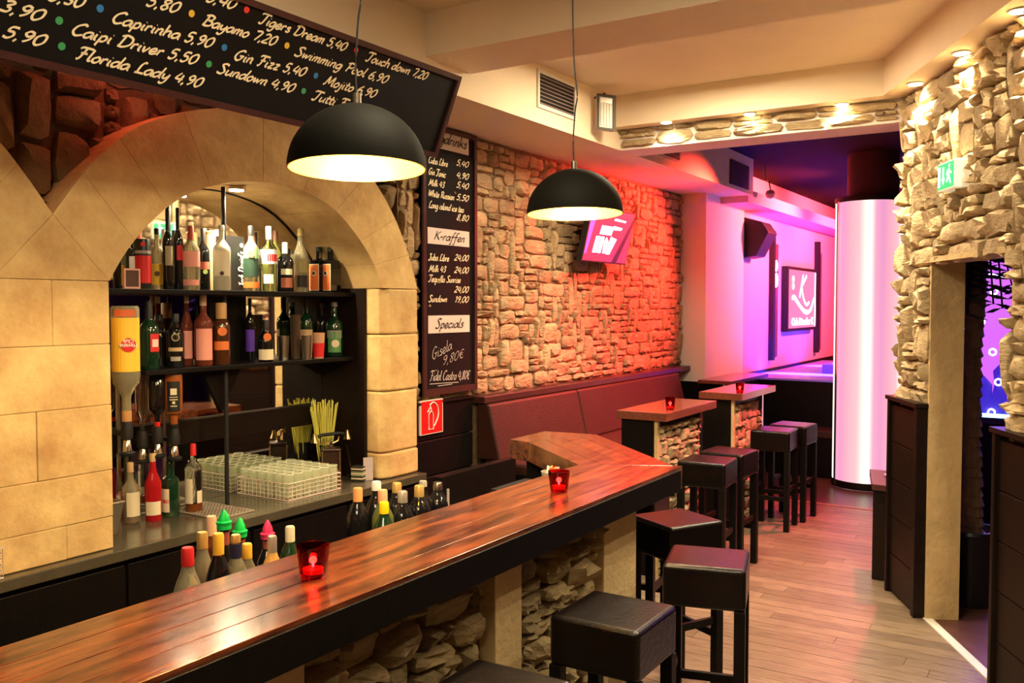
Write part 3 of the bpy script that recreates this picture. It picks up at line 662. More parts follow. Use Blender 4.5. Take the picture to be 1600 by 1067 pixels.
# candles in red glass
def candle(x, y, r, h, lab):
    t = thing('candle_glass', (x, y, 1.1), lab, 'candle', 'red glass tealight holders')
    c = (x, y, 1.1005)
    MB().lathe([(r * .05, 0), (r * .72, 0), (r * .78, .006), (r * 1.0, h), (r * .94, h), (r * .70, .012), (.001, .010)], c, 28, False).build('glass', red_glass, t, smooth=True)
    wx = MB().cyl((x, y, 1.112), r * .6, .012, 20).build('tealight', mat('red_wax', (.8, .05, .04), .5, emit=(1, .05, .03), es=.6), t)
    MB().lathe([(.001, 0), (.0035, .004), (.0025, .010), (.0004, .017)], (x, y, 1.126), 10).build('flame', emis('flame', (1, .55, .35), 40), wx, smooth=True)
    l = light('POINT', 'candle_light', (x, y, 1.14), (1, .25, .08), .35, .01); l.parent = t; l.location = (0, 0, .045)
candle(-1.664, 1.66, .044, .082, 'red glass tealight holder on the bar near the bottle tops, darkest and largest')
candle(-1.651, 2.93, .042, .078, 'red glass tealight holder on the bar near its far end')
candle(-2.33, 5.66, .036, .085, 'red glass tealight holder on the nearer high table')
candle(-2.31, 7.06, .036, .085, 'red glass tealight holder on the farther high table')

# ============================================================ TV, vents, lamps on the soffit
tv = thing('wall_screen', (-3.35, 6.6, 2.35), 'wall screen showing a red picture on the rubble wall', 'screen')
bl, br = at(908, 408, X=-3.3), at(977, 414, X=-3.3); tr = Vector((-3.2, br.y, 2.58)); tl_ = Vector((-3.2, bl.y, 2.575))
U = (br - bl).normalized(); V = (tr - br).normalized(); Nn = U.cross(V); Nn = Nn if Nn.x > 0 else -Nn; Wt = (br - bl).length; Ht = (tr - br).length
MB().obox(bl, U, V, Nn, 0, Wt, 0, Ht, -.05, 0).build('housing', blackm, tv, bevel=.004)
MB().obox(bl, U, V, Nn, .15, Wt - .15, .06, Ht - .06, -.12, -.05).build('rear_housing', blackm, tv)
mb = MB().obox(bl, U, V, Nn, .25, .5, .12, .25, -.12, -.05); mb.box(WX, -3.33, 6.45, 6.65, 2.3, 2.42); mb.build('bracket', blackm, tv)
em = lambda n_, c, s: emis(n_, c, s)
MB().obox(bl, U, V, Nn, .012, Wt - .012, .012, Ht - .012, 0, .002).build('display', em('screen_red', (.75, .02, .05), .9), tv)
mb = MB()
def poly(mb, ps, d): mb.add([bl + U * (u * Wt) + V * (v * Ht) + Nn * d for u, v in ps], [list(range(len(ps)))])
for ps in ([(.18, .18), (.26, .18), (.30, .48), (.20, .48)], [(.28, .18), (.36, .18), (.38, .48), (.32, .48)], [(.40, .18), (.46, .18), (.49, .40), (.43, .48), (.39, .40)], [(.48, .17), (.56, .17), (.66, .46), (.52, .50)], [(.26, .52), (.52, .52), (.54, .68), (.28, .68)], [(.50, .62), (.72, .64), (.74, .68), (.54, .70)], [(.52, .80), (.78, .79), (.80, .82), (.54, .84)]): poly(mb, ps, .003)
mb.build('picture_figures', em('screen_white', (.75, .8, 1), 2.2), tv)
mb = MB(); poly(mb, [(.64, .02), (.76, .02), (.985, .80), (.985, .97)], .0025); mb.build('picture_shadow', em('screen_dark', (.08, .0, .01), .6), tv)
mb = MB(); poly(mb, [(.02, .15), (.06, .15), (.14, .97), (.02, .97)], .0025); mb.build('picture_violet', em('screen_violet', (.25, .08, .6), .9), tv)

def vent(y0, y1, z0, z1, lab, slm):
    t = thing('air_vent', (SX, (y0 + y1) / 2, (z0 + z1) / 2), lab, 'vent')
    mb = MB(); f = .022
    mb.box(SX, SX + .012, y0, y1, z0, z0 + f); mb.box(SX, SX + .012, y0, y1, z1 - f, z1); mb.box(SX, SX + .012, y0, y0 + f, z0 + f, z1 - f); mb.box(SX, SX + .012, y1 - f, y1, z0 + f, z1 - f)
    mb.build('frame', plast_w, t); box(SX, SX + .002, y0 + f, y1 - f, z0 + f, z1 - f).build('backing', blackm, t)
    k = 8
    for i in range(k):
        z = z0 + f + (z1 - z0 - 2 * f) * (i + .5) / k
        MB().hull8([(SX + .002, y0 + f, z), (SX + .011, y0 + f, z - .008), (SX + .011, y1 - f, z - .008), (SX + .002, y1 - f, z), (SX + .002, y0 + f, z + .002), (SX + .011, y0 + f, z - .006), (SX + .011, y1 - f, z - .006), (SX + .002, y1 - f, z + .002)]).build('slat', slm, t)
vent(4.80, 5.30, 3.03, 3.265, 'white framed air vent on the soffit beside the floodlight', mat('slat_grey', (.35, .25, .24), .5))
vent(6.62, 7.14, 2.99, 3.17, 'air vent on the pink soffit beyond the stone header', plast_w)
tag(box(SX, SX + .015, 8.40, 8.95, 2.97, 3.2).build('access_panel', mat('brown_panel', (.06, .02, .02), .6)), 'square brown access panel at the far end of the pink soffit', 'panel')
fl_ = thing('floodlight', (SX, 5.45, 3.1), 'small dark framed floodlight mounted askew on the soffit', 'light')
c_ = at(947, 176, X=-2.76); U = Vector((.5, -.85, .0)).normalized(); U = Vector((.80, .58, -.12)).normalized(); V = (Z1 - U * U.z).normalized(); V = (V + U * -.12).normalized(); Nn = U.cross(V).normalized(); Nn = Nn if Nn.y < 0 else -Nn
MB().obox(c_, U, V, Nn, -.062, .062, -.115, .115, -.06, 0).build('housing', white_p, fl_, bevel=.008)
mb = MB(); mb.obox(c_, U, V, Nn, -.066, -.048, -.12, .12, 0, .012); mb.obox(c_, U, V, Nn, .048, .066, -.12, .12, 0, .012); mb.obox(c_, U, V, Nn, -.048, .048, -.12, -.104, 0, .012); mb.obox(c_, U, V, Nn, -.048, .048, .104, .12, 0, .012)
mb.build('frame', mat('floodlight_frame', (.05, .035, .015), .5), fl_)
for i in range(4): MB().obox(c_, U, V, Nn, -.036 + i * .02, -.024 + i * .02, -.09, .06, 0, .006).build('tube', mat('tube_glass', (.8, .75, .6), .3), fl_)
MB().obox(c_, U, V, Nn, -.04, .04, .065, .098, 0, .004).build('reflector', steel, fl_)
MB().tube([c_ + V * .115 - Nn * .03, c_ + V * .14 - Nn * .05, (SX, c_.y + .04, c_.z + .12)], .008, 6).build('bracket', mat('floodlight_frame', (.05, .035, .015), .5), fl_)

# downlights
k = 0
for px, py, nm_ in ((1041, 191, 'left end of the stone header'), (1171, 178, 'middle of the stone header'), (1315, 163, 'right part of the stone header'), (1430, 131, 'corner of the rubble wall, nearest it'), (1502, 83, 'rubble wall above the exit sign'), (1593, 17, 'rubble wall at the right picture edge')):
    p = at(px, py, z=3.075)
    t = thing('downlight', p, 'small round recessed downlight over the ' + nm_, 'light', 'ceiling downlights')
    MB().cyl(p - Z1 * .003, .045, .004, 20).build('bezel', plast_w, t); MB().cyl(p - Z1 * .006, .034, .004, 20).build('lens', emis('lamp_white', (1, .85, .6), 14), t)
    light('SPOT', 'downlight_beam', p - Z1 * .02, WARM2, 42, .03, to=p + Vector((0, .02, -1)), angle=2.3, blend=.9)
for u in (2.4, 3.3):
    p = rw(u, 3.05, .16); light('SPOT', 'downlight_beam', p, WARM2, 42, .03, to=p - Z1, angle=2.3, blend=.9)

# ============================================================ GLOWING COLUMN
cc = (-1.80, 9.46)
cl = thing('glowing_column', (cc[0], cc[1], 0), 'tall round white-pink glowing column at the end of the aisle', 'column')
m, nt, b = nm('backlit_acrylic'); N = nt.nodes; L = nt.links
b.inputs['Base Color'].default_value = (.25, .18, .2, 1); b.inputs['Roughness'].default_value = .15; b.inputs['Emission Strength'].default_value = .40
tc = N.new('ShaderNodeTexCoord'); sp_ = N.new('ShaderNodeSeparateXYZ'); L.new(tc.outputs['Object'], sp_.inputs[0])
at2 = N.new('ShaderNodeMath'); at2.operation = 'ARCTAN2'; L.new(sp_.outputs[1], at2.inputs[0]); L.new(sp_.outputs[0], at2.inputs[1])
mr = N.new('ShaderNodeMapRange'); mr.inputs[1].default_value = -PI; mr.inputs[2].default_value = PI; L.new(at2.outputs[0], mr.inputs[0])
fr = N.new('ShaderNodeMath'); fr.operation = 'MULTIPLY'; fr.inputs[1].default_value = 5; L.new(mr.outputs[0], fr.inputs[0])
fa = N.new('ShaderNodeMath'); fa.operation = 'ADD'; fa.inputs[1].default_value = .12; L.new(fr.outputs[0], fa.inputs[0])
ff = N.new('ShaderNodeMath'); ff.operation = 'FRACT'; L.new(fa.outputs[0], ff.inputs[0])
rp = N.new('ShaderNodeValToRGB'); cr = rp.color_ramp; L.new(ff.outputs[0], rp.inputs[0])
cr.elements[0].position = 0; cr.elements[0].color = (.92, .40, .52, 1); cr.elements[1].position = 1; cr.elements[1].color = (.92, .40, .52, 1)
for ps, c in ((.30, (.95, .55, .60, 1)), (.42, (1, .92, .80, 1)), (.48, (1.4, 1.4, 1.1, 1)), (.56, (1.3, 1.25, 1.1, 1)), (.60, (1, .85, .85, 1)), (.68, (.90, .40, .56, 1)), (.85, (.80, .32, .58, 1))):
    e = cr.elements.new(ps); e.color = c
L.new(rp.outputs[0], b.inputs['Emission Color'])
o = MB().lathe([(.318, .07), (.318, 2.82)], (cc[0], cc[1], 0), 64, False).build('acrylic_tube', m, cl, smooth=True)
MB().lathe([(.325, 0), (.325, .03), (.32, .07), (.30, .07)], (cc[0], cc[1], 0), 64, False).build('base_ring', wood_p, cl, smooth=True)
MB().lathe([(.30, 2.82), (.325, 2.82), (.325, 2.87), (.001, 2.87)], (cc[0], cc[1], 0), 64, False).build('top_ring', blackm, cl, smooth=True)
MB().cyl((cc[0] + .03, cc[1], 2.87), .24, CZ - 2.87, 32).build('shaft', mat('shaft_paint', (.06, .03, .03), .7), cl, smooth=True)
a_ = math.atan2(-cc[1], -cc[0]) - 1.12
for k in range(2):
    a2 = a_ + k * .075; p = Vector((cc[0] + .318 * math.cos(a2), cc[1] + .318 * math.sin(a2), 0))
    tn = Vector((-math.sin(a2), math.cos(a2), 0)); rd = Vector((math.cos(a2), math.sin(a2), 0))
    MB().obox(p, tn, Z1, rd, -.008, .008, .02, 2.83, 0, .01).build('seam_profile', blackm if k == 0 else chrome, cl)

# ============================================================ BACK ROOM
bo = thing('booth_counter', (-2.1, 10.5, 0), 'dark booth with blue lit counter top behind the glowing column', 'counter')
box(-3.22, -.95, 9.95, 10.0, 0, .99).build('front_panel', wood_k, bo); box(-3.22, -.95, 10.0, 13.5, .0, .98).build('carcass', wood_k, bo)
box(-3.215, -.95, 9.93, 13.6, .98, 1.0).build('counter_top', mat('blue_lit_laminate', (.22, .20, .92), .45), bo)  # blue of the light over the booth is put into the laminate colour
box(-2.6, -1.2, 11.0, 11.3, 1.0, 1.10).build('raised_shelf', mat('blue_lit_laminate', (.22, .20, .92), .45), bo)
box(-2.7, -1.0, 11.9, 11.96, 1.02, 1.06).build('cyan_light_strip', emis('cyan_light', (.05, .75, 1), 4), bo)
se = thing('booth_bench', (-2.4, 9.8, 0), 'low dark red bench in front of the dark booth', 'bench')
box(-2.85, -2.05, 9.62, 9.93, 0, .42).build('base', wood_k, se); box(-2.86, -2.04, 9.58, 9.93, .42, .5).build('seat', leather_b, se, bevel=.015)
sk = thing('wall_speaker', (-3.2, 10.1, 2.55), 'black wedge shaped loudspeaker on the pink wall', 'speaker')
WL = -3.25
mb = MB(); pr_ = [(WL + .02, 2.80), (WL + .22, 2.74), (WL + .30, 2.62), (WL + .16, 2.36), (WL + .02, 2.34)]
mb.add([(x, 9.95, z) for x, z in pr_] + [(x, 10.3, z) for x, z in pr_], [(0, 1, 2, 3, 4), (9, 8, 7, 6, 5)] + [(i, (i + 1) % 5, 5 + (i + 1) % 5, 5 + i) for i in range(5)])
mb.build('cabinet', blackm, sk, bevel=.01); box(WL - .01, WL + .04, 10.05, 10.2, 2.5, 2.65).build('bracket', blackm, sk)
for (y0, y1, z0, z1, lab) in ((11.0, 11.08, 1.13, 2.72, 'tall slim black light bar on the pink wall near the loudspeaker'), (13.2, 13.32, 1.13, 2.72, 'tall slim black light bar on the pink wall beyond the logo sign')):
    t = thing('wall_light_bar', (WL, y0, z0), lab, 'wall light')
    box(WL, WL + .06, y0, y1, z0, z1).build('bar', blackm, t); box(WL + .0, WL + .02, y1, y1 + .25, z0 + .03, z1 - .15).build('back_plate', mat('mauve_panel', (.16, .06, .08), .3), t)
    if y0 < 12: MB().cyl((WL + .021, y1 + .12, 2.30), .07, .01, 16, axis=X1).build('lamp_lens', emis('blue_white', (.45, .6, 1), 5), t); MB().cyl((WL + .021, y1 + .12, 2.12), .09, .01, 16, axis=X1).build('lamp_lens', emis('blue_white', (.45, .6, 1), 5), t)
kg = thing('logo_sign', (WL, 12.3, 1.9), 'backlit red sign with a large white K and swoosh on the pink wall', 'sign')
ky0, ky1, kz0, kz1 = 11.55, 13.0, 1.47, 2.31
box(WL, WL + .08, ky0, ky1, kz0, kz1).build('frame', blackm, kg)
box(WL + .08, WL + .084, ky0 + .06, ky1 - .05, kz0 + .04, kz1 - .04).build('face', emis('sign_pink', (.85, .10, .20), 1.0), kg)
def kp(u, v): return Vector((WL + .088, ky0 + .06 + u * (ky1 - ky0 - .11), kz0 + .04 + v * (kz1 - kz0 - .08)))
MB.recalc = False; mb = MB()
def ribbon(mb, pts, wd, P):
    pts = catmull(pts, 6)
    for i in range(len(pts) - 1):
        a = P(*pts[i]); b = P(*pts[i + 1]); U_ = (b - a).normalized(); V_ = Vector((1, 0, 0)).cross(U_)
        mb.add([a - V_ * wd, b - V_ * wd, b + V_ * wd, a + V_ * wd], [(0, 1, 2, 3)])
for p, wd in (([(.50, .93), (.44, .75), (.37, .53)], .018), ([(.63, .92), (.50, .78), (.45, .72), (.50, .55), (.60, .42), (.66, .41), (.74, .45)], .018), ([(.10, .52), (.18, .54), (.34, .42), (.52, .31), (.70, .28), (.82, .34), (.93, .52)], .022), ([(.10, .50), (.18, .50), (.36, .38), (.54, .27), (.70, .25), (.84, .32)], .012)): ribbon(mb, p, wd, kp)
mb.build('logo', emis('sign_white_glow', (1, .8, .9), 3), kg); MB.recalc = True
a = kp(.09, .045); block_text('sign_lettering', 'Club Discobar K', a, Y1, Z1, .10, emis('sign_white_glow', (1, .8, .9), 3), kg, width=(kp(.92, 0).y - a.y), bold=.03)
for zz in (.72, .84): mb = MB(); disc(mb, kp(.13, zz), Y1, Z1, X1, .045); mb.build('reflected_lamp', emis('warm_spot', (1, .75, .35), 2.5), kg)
box(WL + .084, WL + .09, ky1 - .085, ky1 - .065, kz0 + .05, kz1 - .05).build('edge_tube', emis('sign_white_glow', (1, .8, .9), 3), kg)
ch = thing('ceiling_camera', (-2.82, 9.4, 2.95), 'small round camera hanging under the dark ceiling at the soffit end', 'camera')
MB().lathe([(.001, -.05), (.04, -.035), (.055, 0), (.04, .035), (.001, .05)], (-2.80, 9.5, 2.98), 16).build('body', mat('pinkish_plastic', (.5, .3, .3), .4), ch, smooth=True); MB().tube([(-2.80, 9.5, 3.03), (-2.82, 9.5, 3.12), (-2.86, 9.5, 3.13), (-2.86, 9.5, CZ)], .008, 6).build('arm', steel, ch)

# ============================================================ RIGHT SIDE: wainscots, exit sign, low block, palm, tank
def wains(u0, u1, lab, nb=5, z1=1.23):
    t = thing('wainscot', rw(u0, 0, .02), lab, 'panelling')
    for i in range(nb): MB().obox(rw(0, 0), RU, Z1, RN, u0 + .03, u1 - .05, .02 + i * (z1 - .06) / nb, .02 + (i + 1) * (z1 - .06) / nb - .006, .0, .055).build('board', wood_p, t, bevel=.003)
    MB().obox(rw(0, 0), RU, Z1, RN, u1 - .05, u1, 0, z1, -.0, .075).build('end_post', wood_p, t, bevel=.003)
    MB().obox(rw(0, 0), RU, Z1, RN, u0, u0 + .03, 0, z1, -.0, .075).build('end_post', wood_p, t, bevel=.003)
    MB().obox(rw(0, 0), RU, Z1, RN, u0 - .01, u1 + .01, z1 - .012, z1 + .012, -.0, .085).build('cap_rail', wood_p, t)
wains(-.03, .49, 'dark boarded wainscot on the stone pier left of the doorway')
wains(1.47, 3.6, 'dark boarded wainscot at the right picture edge beside the doorway')
ex = thing('exit_sign', rw(.8, 2.45, .1), 'green and white emergency exit box sign on the rubble wall', 'sign')
e0, e1_ = .83, 1.05
MB().obox(rw(0, 0), RU, Z1, RN, e0, e1_, 2.40, 2.545, .0, .105).build('box', mat('sign_body', (.85, .80, .66), .5, emit=(1, .85, .55), es=.15), ex, bevel=.006)
MB().obox(rw(0, 0), RU, Z1, RN, e0 + .008, e1_ - .008, 2.408, 2.537, .105, .108).build('green_face', emis('exit_green', (.0, .42, .12), .8), ex)
def ep(u, v): return rw(e0 + .012 + u * (e1_ - e0 - .024), 2.41 + v * .125, .1095)
mb = MB(); MB.recalc = False
def ply(mb, ps, P): mb.add([P(*q) for q in ps], [list(range(len(ps)))])
ply(mb, [(.0, .08), (.17, .08), (.17, .92), (.0, .92)], ep)
ply(mb, [(.32, .35), (.42, .35), (.42, .88), (.32, .88)], ep); ply(mb, [(.25, .42), (.37, .12), (.49, .42)], ep)
for q in ([(.72, .78), (.80, .78), (.82, .92), (.74, .94)], [(.62, .70), (.78, .76), (.80, .44), (.68, .44)], [(.70, .46), (.80, .46), (.90, .14), (.82, .12)], [(.66, .48), (.76, .44), (.62, .20), (.56, .24)], [(.78, .72), (.94, .56), (.92, .50), (.77, .62)], [(.64, .70), (.56, .52), (.60, .48), (.68, .62)]): ply(mb, q, ep)
mb.build('pictogram', emis('exit_white', (.8, 1, .8), 1.0), ex); MB.recalc = True

lb = thing('low_cabinet', (-1.05, 6.4, 0), 'low dark red wooden block with slab top between column and stone pier', 'cabinet')
box(-1.13, -.96, 6.20, 6.62, 0, .60).build('body', wood_p, lb); MB().prism([(-1.25, 6.72), (-1.13, 6.16), (-.95, 6.14), (-.95, 6.72)], .60, .64).build('top', frame_w, lb, bevel=.003)
ah = thing('ashtray', (-1.06, 6.5, .64), 'small pale ashtray lying on the low wooden block', 'ashtray'); MB().lathe([(.001, 0), (.045, 0), (.055, .012), (.047, .012), (.04, .004), (.001, .004)], (-1.06, 6.5, .641), 18, False).build('dish', white_p, ah, smooth=True)
tag(MB().obox(rw(0, 0), RU, Z1, RN, .49, 1.50, -.008, .006, -.03, .02).build('door_threshold', mat('threshold_aluminium', (.7, .66, .58), .45)), 'bright metal threshold strip in the doorway', 'strip')
# floor of side room
struct(MB().prism([(rw(.3, 0, -.03).x, rw(.3, 0, -.03).y), (rw(2.2, 0, -.03).x, rw(2.2, 0, -.03).y), (3.4, 5), (3.4, 8.5), (-.84, 8.5), (-.84, 6.3)], -.0115, -.001).build('floor_side_room', mat('side_floor', (.12, .05, .03), .4, var=.5, vscale=6)))
pt = thing('potted_palm', (-.52, 6.03, 0), 'tall palm with shaggy dark trunk in a black pot behind the doorway', 'plant')
pc = (-.535, 6.03, 0)
MB().lathe([(.001, 0), (.12, 0), (.13, .05), (.155, .42), (.168, .44), (.163, .46), (.148, .46), (.142, .40), (.001, .40)], pc, 32, False).build('pot', mat('pot_black', (.01, .01, .01), .25), pt, smooth=True)
rngp = random.Random(3)
mb = MB(); g_ = []
for i in range(120):
    a = rngp.random() * 2 * PI; r = .135 * math.sqrt(rngp.random()); mb.lathe([(.001, -.008), (.012, 0), (.001, .009)], (pc[0] + r * math.cos(a), pc[1] + r * math.sin(a), .408 + rngp.random() * .008), 5)
tag(mb.build('gravel', mat('gravel_pale', (.55, .48, .4), .8), pt), kind='stuff')
prof = [(.075, .38)]
for i in range(30):
    z = .42 + i * .06; rr = .055 + .008 * math.sin(z * 3.1) + (.0 if z < 1 else .008); prof += [(rr + .005, z), (rr - .004, z + .045)]
mb = MB().lathe(prof, pc, 14)
for v in mb.v: v.x += -.012 * min(1, v.z) + .008 * math.sin(v.z * 4) + rngp.uniform(-.006, .006); v.y += rngp.uniform(-.006, .006)
mb.build('trunk', mat('palm_trunk', (.22, .13, .07), .95, bump=1, bscale=30, var=.8, vscale=14, stretch=(1, 1, .4)), pt)
leafm = mat('palm_leaf', (.012, .016, .012), .5)
for i in range(20):
    a = 2 * PI * i / 20 + rngp.uniform(-.15, .15); L_ = rngp.uniform(.32, .5) * (.42 if math.cos(a) * RN.x + math.sin(a) * RN.y > -.15 else 1); up_ = rngp.uniform(.06, .28); pts = []
    for j in range(7):
        t = j / 6; r = L_ * t; z = 2.12 + up_ * math.sin(t * PI * .8) * 1.2 - .38 * t * t * rngp.uniform(.8, 1.2)
        pts.append(Vector((pc[0] + r * math.cos(a), pc[1] + r * math.sin(a), z)))
    mb = MB(); mb.tube(pts, .006, 4); sd_ = Vector((-math.sin(a), math.cos(a), 0))
    for j in range(1, 7):
        for s_ in (-1, 1):
            for h2 in (0, .5):
                if j == 6 and h2: continue
                p = pts[j].lerp(pts[min(j + 1, 6)], h2); d2 = sd_ * s_ * .13 + Vector((math.cos(a), math.sin(a), -.5)) * .06
                mb.add([p + Z1 * .004, p + d2 * .5 + sd_ * .0 + Z1 * .012, p + d2, p + d2 * .5 - Z1 * .012], [(0, 1, 2, 3)])
    mb.build('frond', leafm, pt)
# bubble tank lit violet
tk = thing('bubble_tank', (-.3, 8.0, 1.4), 'violet backlit bubble tank seen through the doorway behind the palm', 'aquarium')
tx0, tx1, tz0, tz1, ty = -.82, .9, .93, 2.02, 7.9
box(tx0, tx1, ty + .22, ty + .25, tz0, 2.35).build('backlight_panel', emis('violet_panel', (.30, .06, .42), .95), tk)
box(tx0, tx1, ty - .02, ty + .27, tz0 - .05, tz0).build('bottom_frame', blackm, tk); box(tx0, tx1, ty - .02, ty - .005, tz0, tz0 + .03).build('cyan_edge_light', emis('cyan_violet', (.15, .4, 1), 3), tk)
box(tx0, tx1, ty - .02, ty + .0, tz1, tz1 + .03).build('top_edge_light', emis('violet_light', (.5, .4, 1), 3), tk)
box(tx0, tx1, ty, ty + .22, 0, tz0 - .05).build('stand', wood_k, tk)
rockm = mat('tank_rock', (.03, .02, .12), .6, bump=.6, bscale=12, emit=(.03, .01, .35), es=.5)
for i, (x, w1, h1) in enumerate(((-.66, .10, .30), (-.50, .09, .42), (-.40, .10, .62), (-.2, .14, .5), (.1, .2, .7), (.5, .2, .5))):
    mb = MB(); mb.lathe([(w1, 0), (w1 * 1.1, h1 * .3), (w1 * .7, h1 * .6), (w1 * .85, h1 * .8), (.01, h1)], (x, ty + .12, tz0 + .0), 12)
    for v in mb.v: v.x += rngp.uniform(-.02, .02); v.z += rngp.uniform(-.01, .02); v.y = ty + .12 + (v.y - ty - .12) * .5
    mb.build('rock', rockm, tk, smooth=True)
for i, (px, py) in enumerate(((1553, 455), (1533, 503), (1570, 503), (1551, 550), (1560, 597), (1570, 597), (1549, 644), (1590, 470))):
    p = at(px, py, Y=ty + .06); pts = [p + X1 * .024 * math.cos(2 * PI * j / 14) + Z1 * .024 * math.sin(2 * PI * j / 14) for j in range(14)]
    MB().tube(pts, .007, 5, closed=True).build('bubble_ring', emis('bubble_glow', (.7, .65, 1), 3), tk)
light('AREA', 'tank_glow_light', (-.3, 7.7, 1.6), (.3, .12, 1), 6, .8, to=(-.3, 6, 1.2), sy=.8)

# ============================================================ BOTTLES
LMATS = {}
def cm(c, rough=.5):
    k = 'paint_%02x%02x%02x' % tuple(int(max(0, min(1, v)) * 255) for v in c)
    return mat(k, c, rough)
G_CLEAR = clear
G_GREEN = mat('green_bottle_glass', (.006, .03, .012), .05, coat=.3, spec=.8); G_BLACK = mat('black_bottle_glass', (.006, .006, .007), .06, spec=.8)
G_BROWN = mat('brown_bottle_glass', (.06, .018, .006), .06, spec=.8); G_FROST = mat('frosted_glass', (.62, .60, .45), .35, trans=.35, ior=1.3)
G_PALE = mat('pale_spirit_glass', (.62, .55, .36), .06, trans=.72, ior=1.25); G_RED = mat('red_spirit_glass', (.55, .015, .02), .06, trans=.35, ior=1.3); G_AMB = mat('amber_spirit_glass', (.45, .13, .03), .06, trans=.4, ior=1.3)
G_PINK = mat('rose_spirit_glass', (.22, .05, .03), .08, trans=.4, ior=1.3); G_OLIVE = mat('olive_bottle_glass', (.16, .17, .04), .06, trans=.35, ior=1.3)
GOLD = mat('gold_cap', (.70, .45, .14), .35, metal=.5); SILV = mat('silver_cap', (.62, .58, .50), .3, metal=.7)
RED = cm((.62, .015, .015)); YEL = cm((.85, .50, .04)); CRM = cm((.75, .65, .45)); BLK = cm((.01, .01, .01)); ORG = cm((.70, .16, .03)); WHT = cm((.75, .72, .66)); PNK = cm((.75, .30, .24)); NAVY = cm((.02, .02, .07)); DRK = cm((.06, .02, .02)); WOODC = cm((.50, .27, .10)); GREY = cm((.35, .31, .27)); TAN = cm((.55, .36, .18)); BRN = cm((.12, .04, .02))
PROF = {  # (radius factor, height factor)
 'spirit': [(.9, 0), (1, .02), (1, .60), (.92, .66), (.60, .72), (.36, .77), (.32, .80), (.32, .95)],
 'wine': [(.9, 0), (1, .02), (1, .58), (.88, .64), (.50, .70), (.36, .74), (.34, .95)],
 'tall': [(.85, 0), (.92, .02), (1, .50), (.95, .58), (.60, .68), (.38, .78), (.33, .95)],
 'round': [(.8, 0), (.95, .03), (1, .40), (1, .50), (.85, .60), (.45, .70), (.34, .75), (.32, .95)],
 'squat': [(.95, 0), (1, .02), (1, .62), (.85, .70), (.45, .74), (.42, .78), (.42, .95)],
 'tin': [(.97, 0), (1, .02), (1, .95), (.93, .985)], 'neck': [(.95, 0), (1, .02), (1, .64), (.93, .70), (.72, .765), (.50, .82), (.40, .86), (.38, .95)]}
def bottle(name, cat, grp, lab, p, h, r, style='spirit', g=None, capm=BLK, caph=.12, capr=None, labels=(), emb=(), sq=False, inv=False, liquid=None, tilt=0):
    p = Vector(p); t = thing(name, p, lab, cat, grp); prof = PROF[style]; n = 24
    if sq:
        mb = MB(); pr2 = [(a * r * (1.2 if a > .7 else 1.05), b * h) for a, b in prof]; mb.lathe(pr2, (0, 0, 0), 8, True)
        k = []
        for v in mb.v:
            rr = math.hypot(v.x, v.y); f = min(1, max(0, (rr / r - .45) / .5))
            m_ = max(abs(v.x), abs(v.y)) or 1; s_ = (1 - f) + f * (rr / m_) * .86
            v.x *= s_; v.y *= s_
        mb.v = [v + p for v in mb.v]
    else: mb = MB().lathe([(a * r, b * h) for a, b in prof], p, n, True)
    gl = mb.build('body' if style == 'tin' else 'glass', g or G_CLEAR, t, smooth=True)
    nr = prof[-1][0] * r
    if liquid:
        lm, lv = liquid; MB().lathe([(.86 * r, .012)] + [(a * r * .9, b * h) for a, b in prof[1:] if b < lv] + [(.88 * r if lv < .6 else .5 * r, lv * h)], p, n, True).build('liquid', lm, gl, smooth=True)
    if capm is not None:
        c0 = 1 - caph; cr_ = capr or nr * 1.12
        MB().lathe([(cr_, c0 * h), (cr_, .985 * h), (cr_ * .85, h), (.001, h)], p, 16, False).build('cap', capm, t, smooth=True)
    dv = Vector((0, 0, 0)) - p; th = math.atan2(dv.y, dv.x)
    for q in labels:
        z0, z1, lm = q[:3]; ha = q[3] if len(q) > 3 else 1.1; off = q[4] if len(q) > 4 else 0; rr = (q[5] if len(q) > 5 else r) * 1.015 + .0004
        mb = MB(); k = 10; vs = []
        for i in range(k + 1):
            a = th + off - ha + 2 * ha * i / k
            for z in (z0, z1):
                if sq and rr > .8 * r:
                    x_, y_ = math.tan(max(-.78, min(.78, a - th - off))) , 1; 
                    c_, s_ = math.cos(th0(th)), math.sin(th0(th)); x2, y2 = rr * 1.04, rr * 1.04 * x_ * .92
                    vs.append(p + Vector((x2 * c_ - y2 * s_, x2 * s_ + y2 * c_, z * h)))
                else: vs.append(p + Vector((rr * math.cos(a), rr * math.sin(a), z * h)))
        mb.add(vs, [(2 * i, 2 * i + 2, 2 * i + 3, 2 * i + 1) for i in range(k)]); mb.build('paper_label', lm, t, solid=.0003)
    for (fz, rad, em_, off) in emb:
        a = th + off; rr = r * 1.03 + .0012; c = p + Vector((rr * math.cos(a), rr * math.sin(a), fz * h)); nn = Vector((math.cos(a), math.sin(a), 0))
        mb = MB(); disc(mb, c, Vector((-nn.y, nn.x, 0)), Z1, nn, rad, lift=.001); mb.build('emblem', em_, t)
    if inv: t.rotation_euler = (PI, 0, 0); t.location = p + Vector((0, 0, h)); fix_inv(t, th)
    elif tilt: t.rotation_euler = (tilt, 0, 0)
    return t
def th0(th): return round(th / (PI / 2)) * PI / 2
def fix_inv(t, th): t.rotation_euler = (PI, 0, 2 * th)
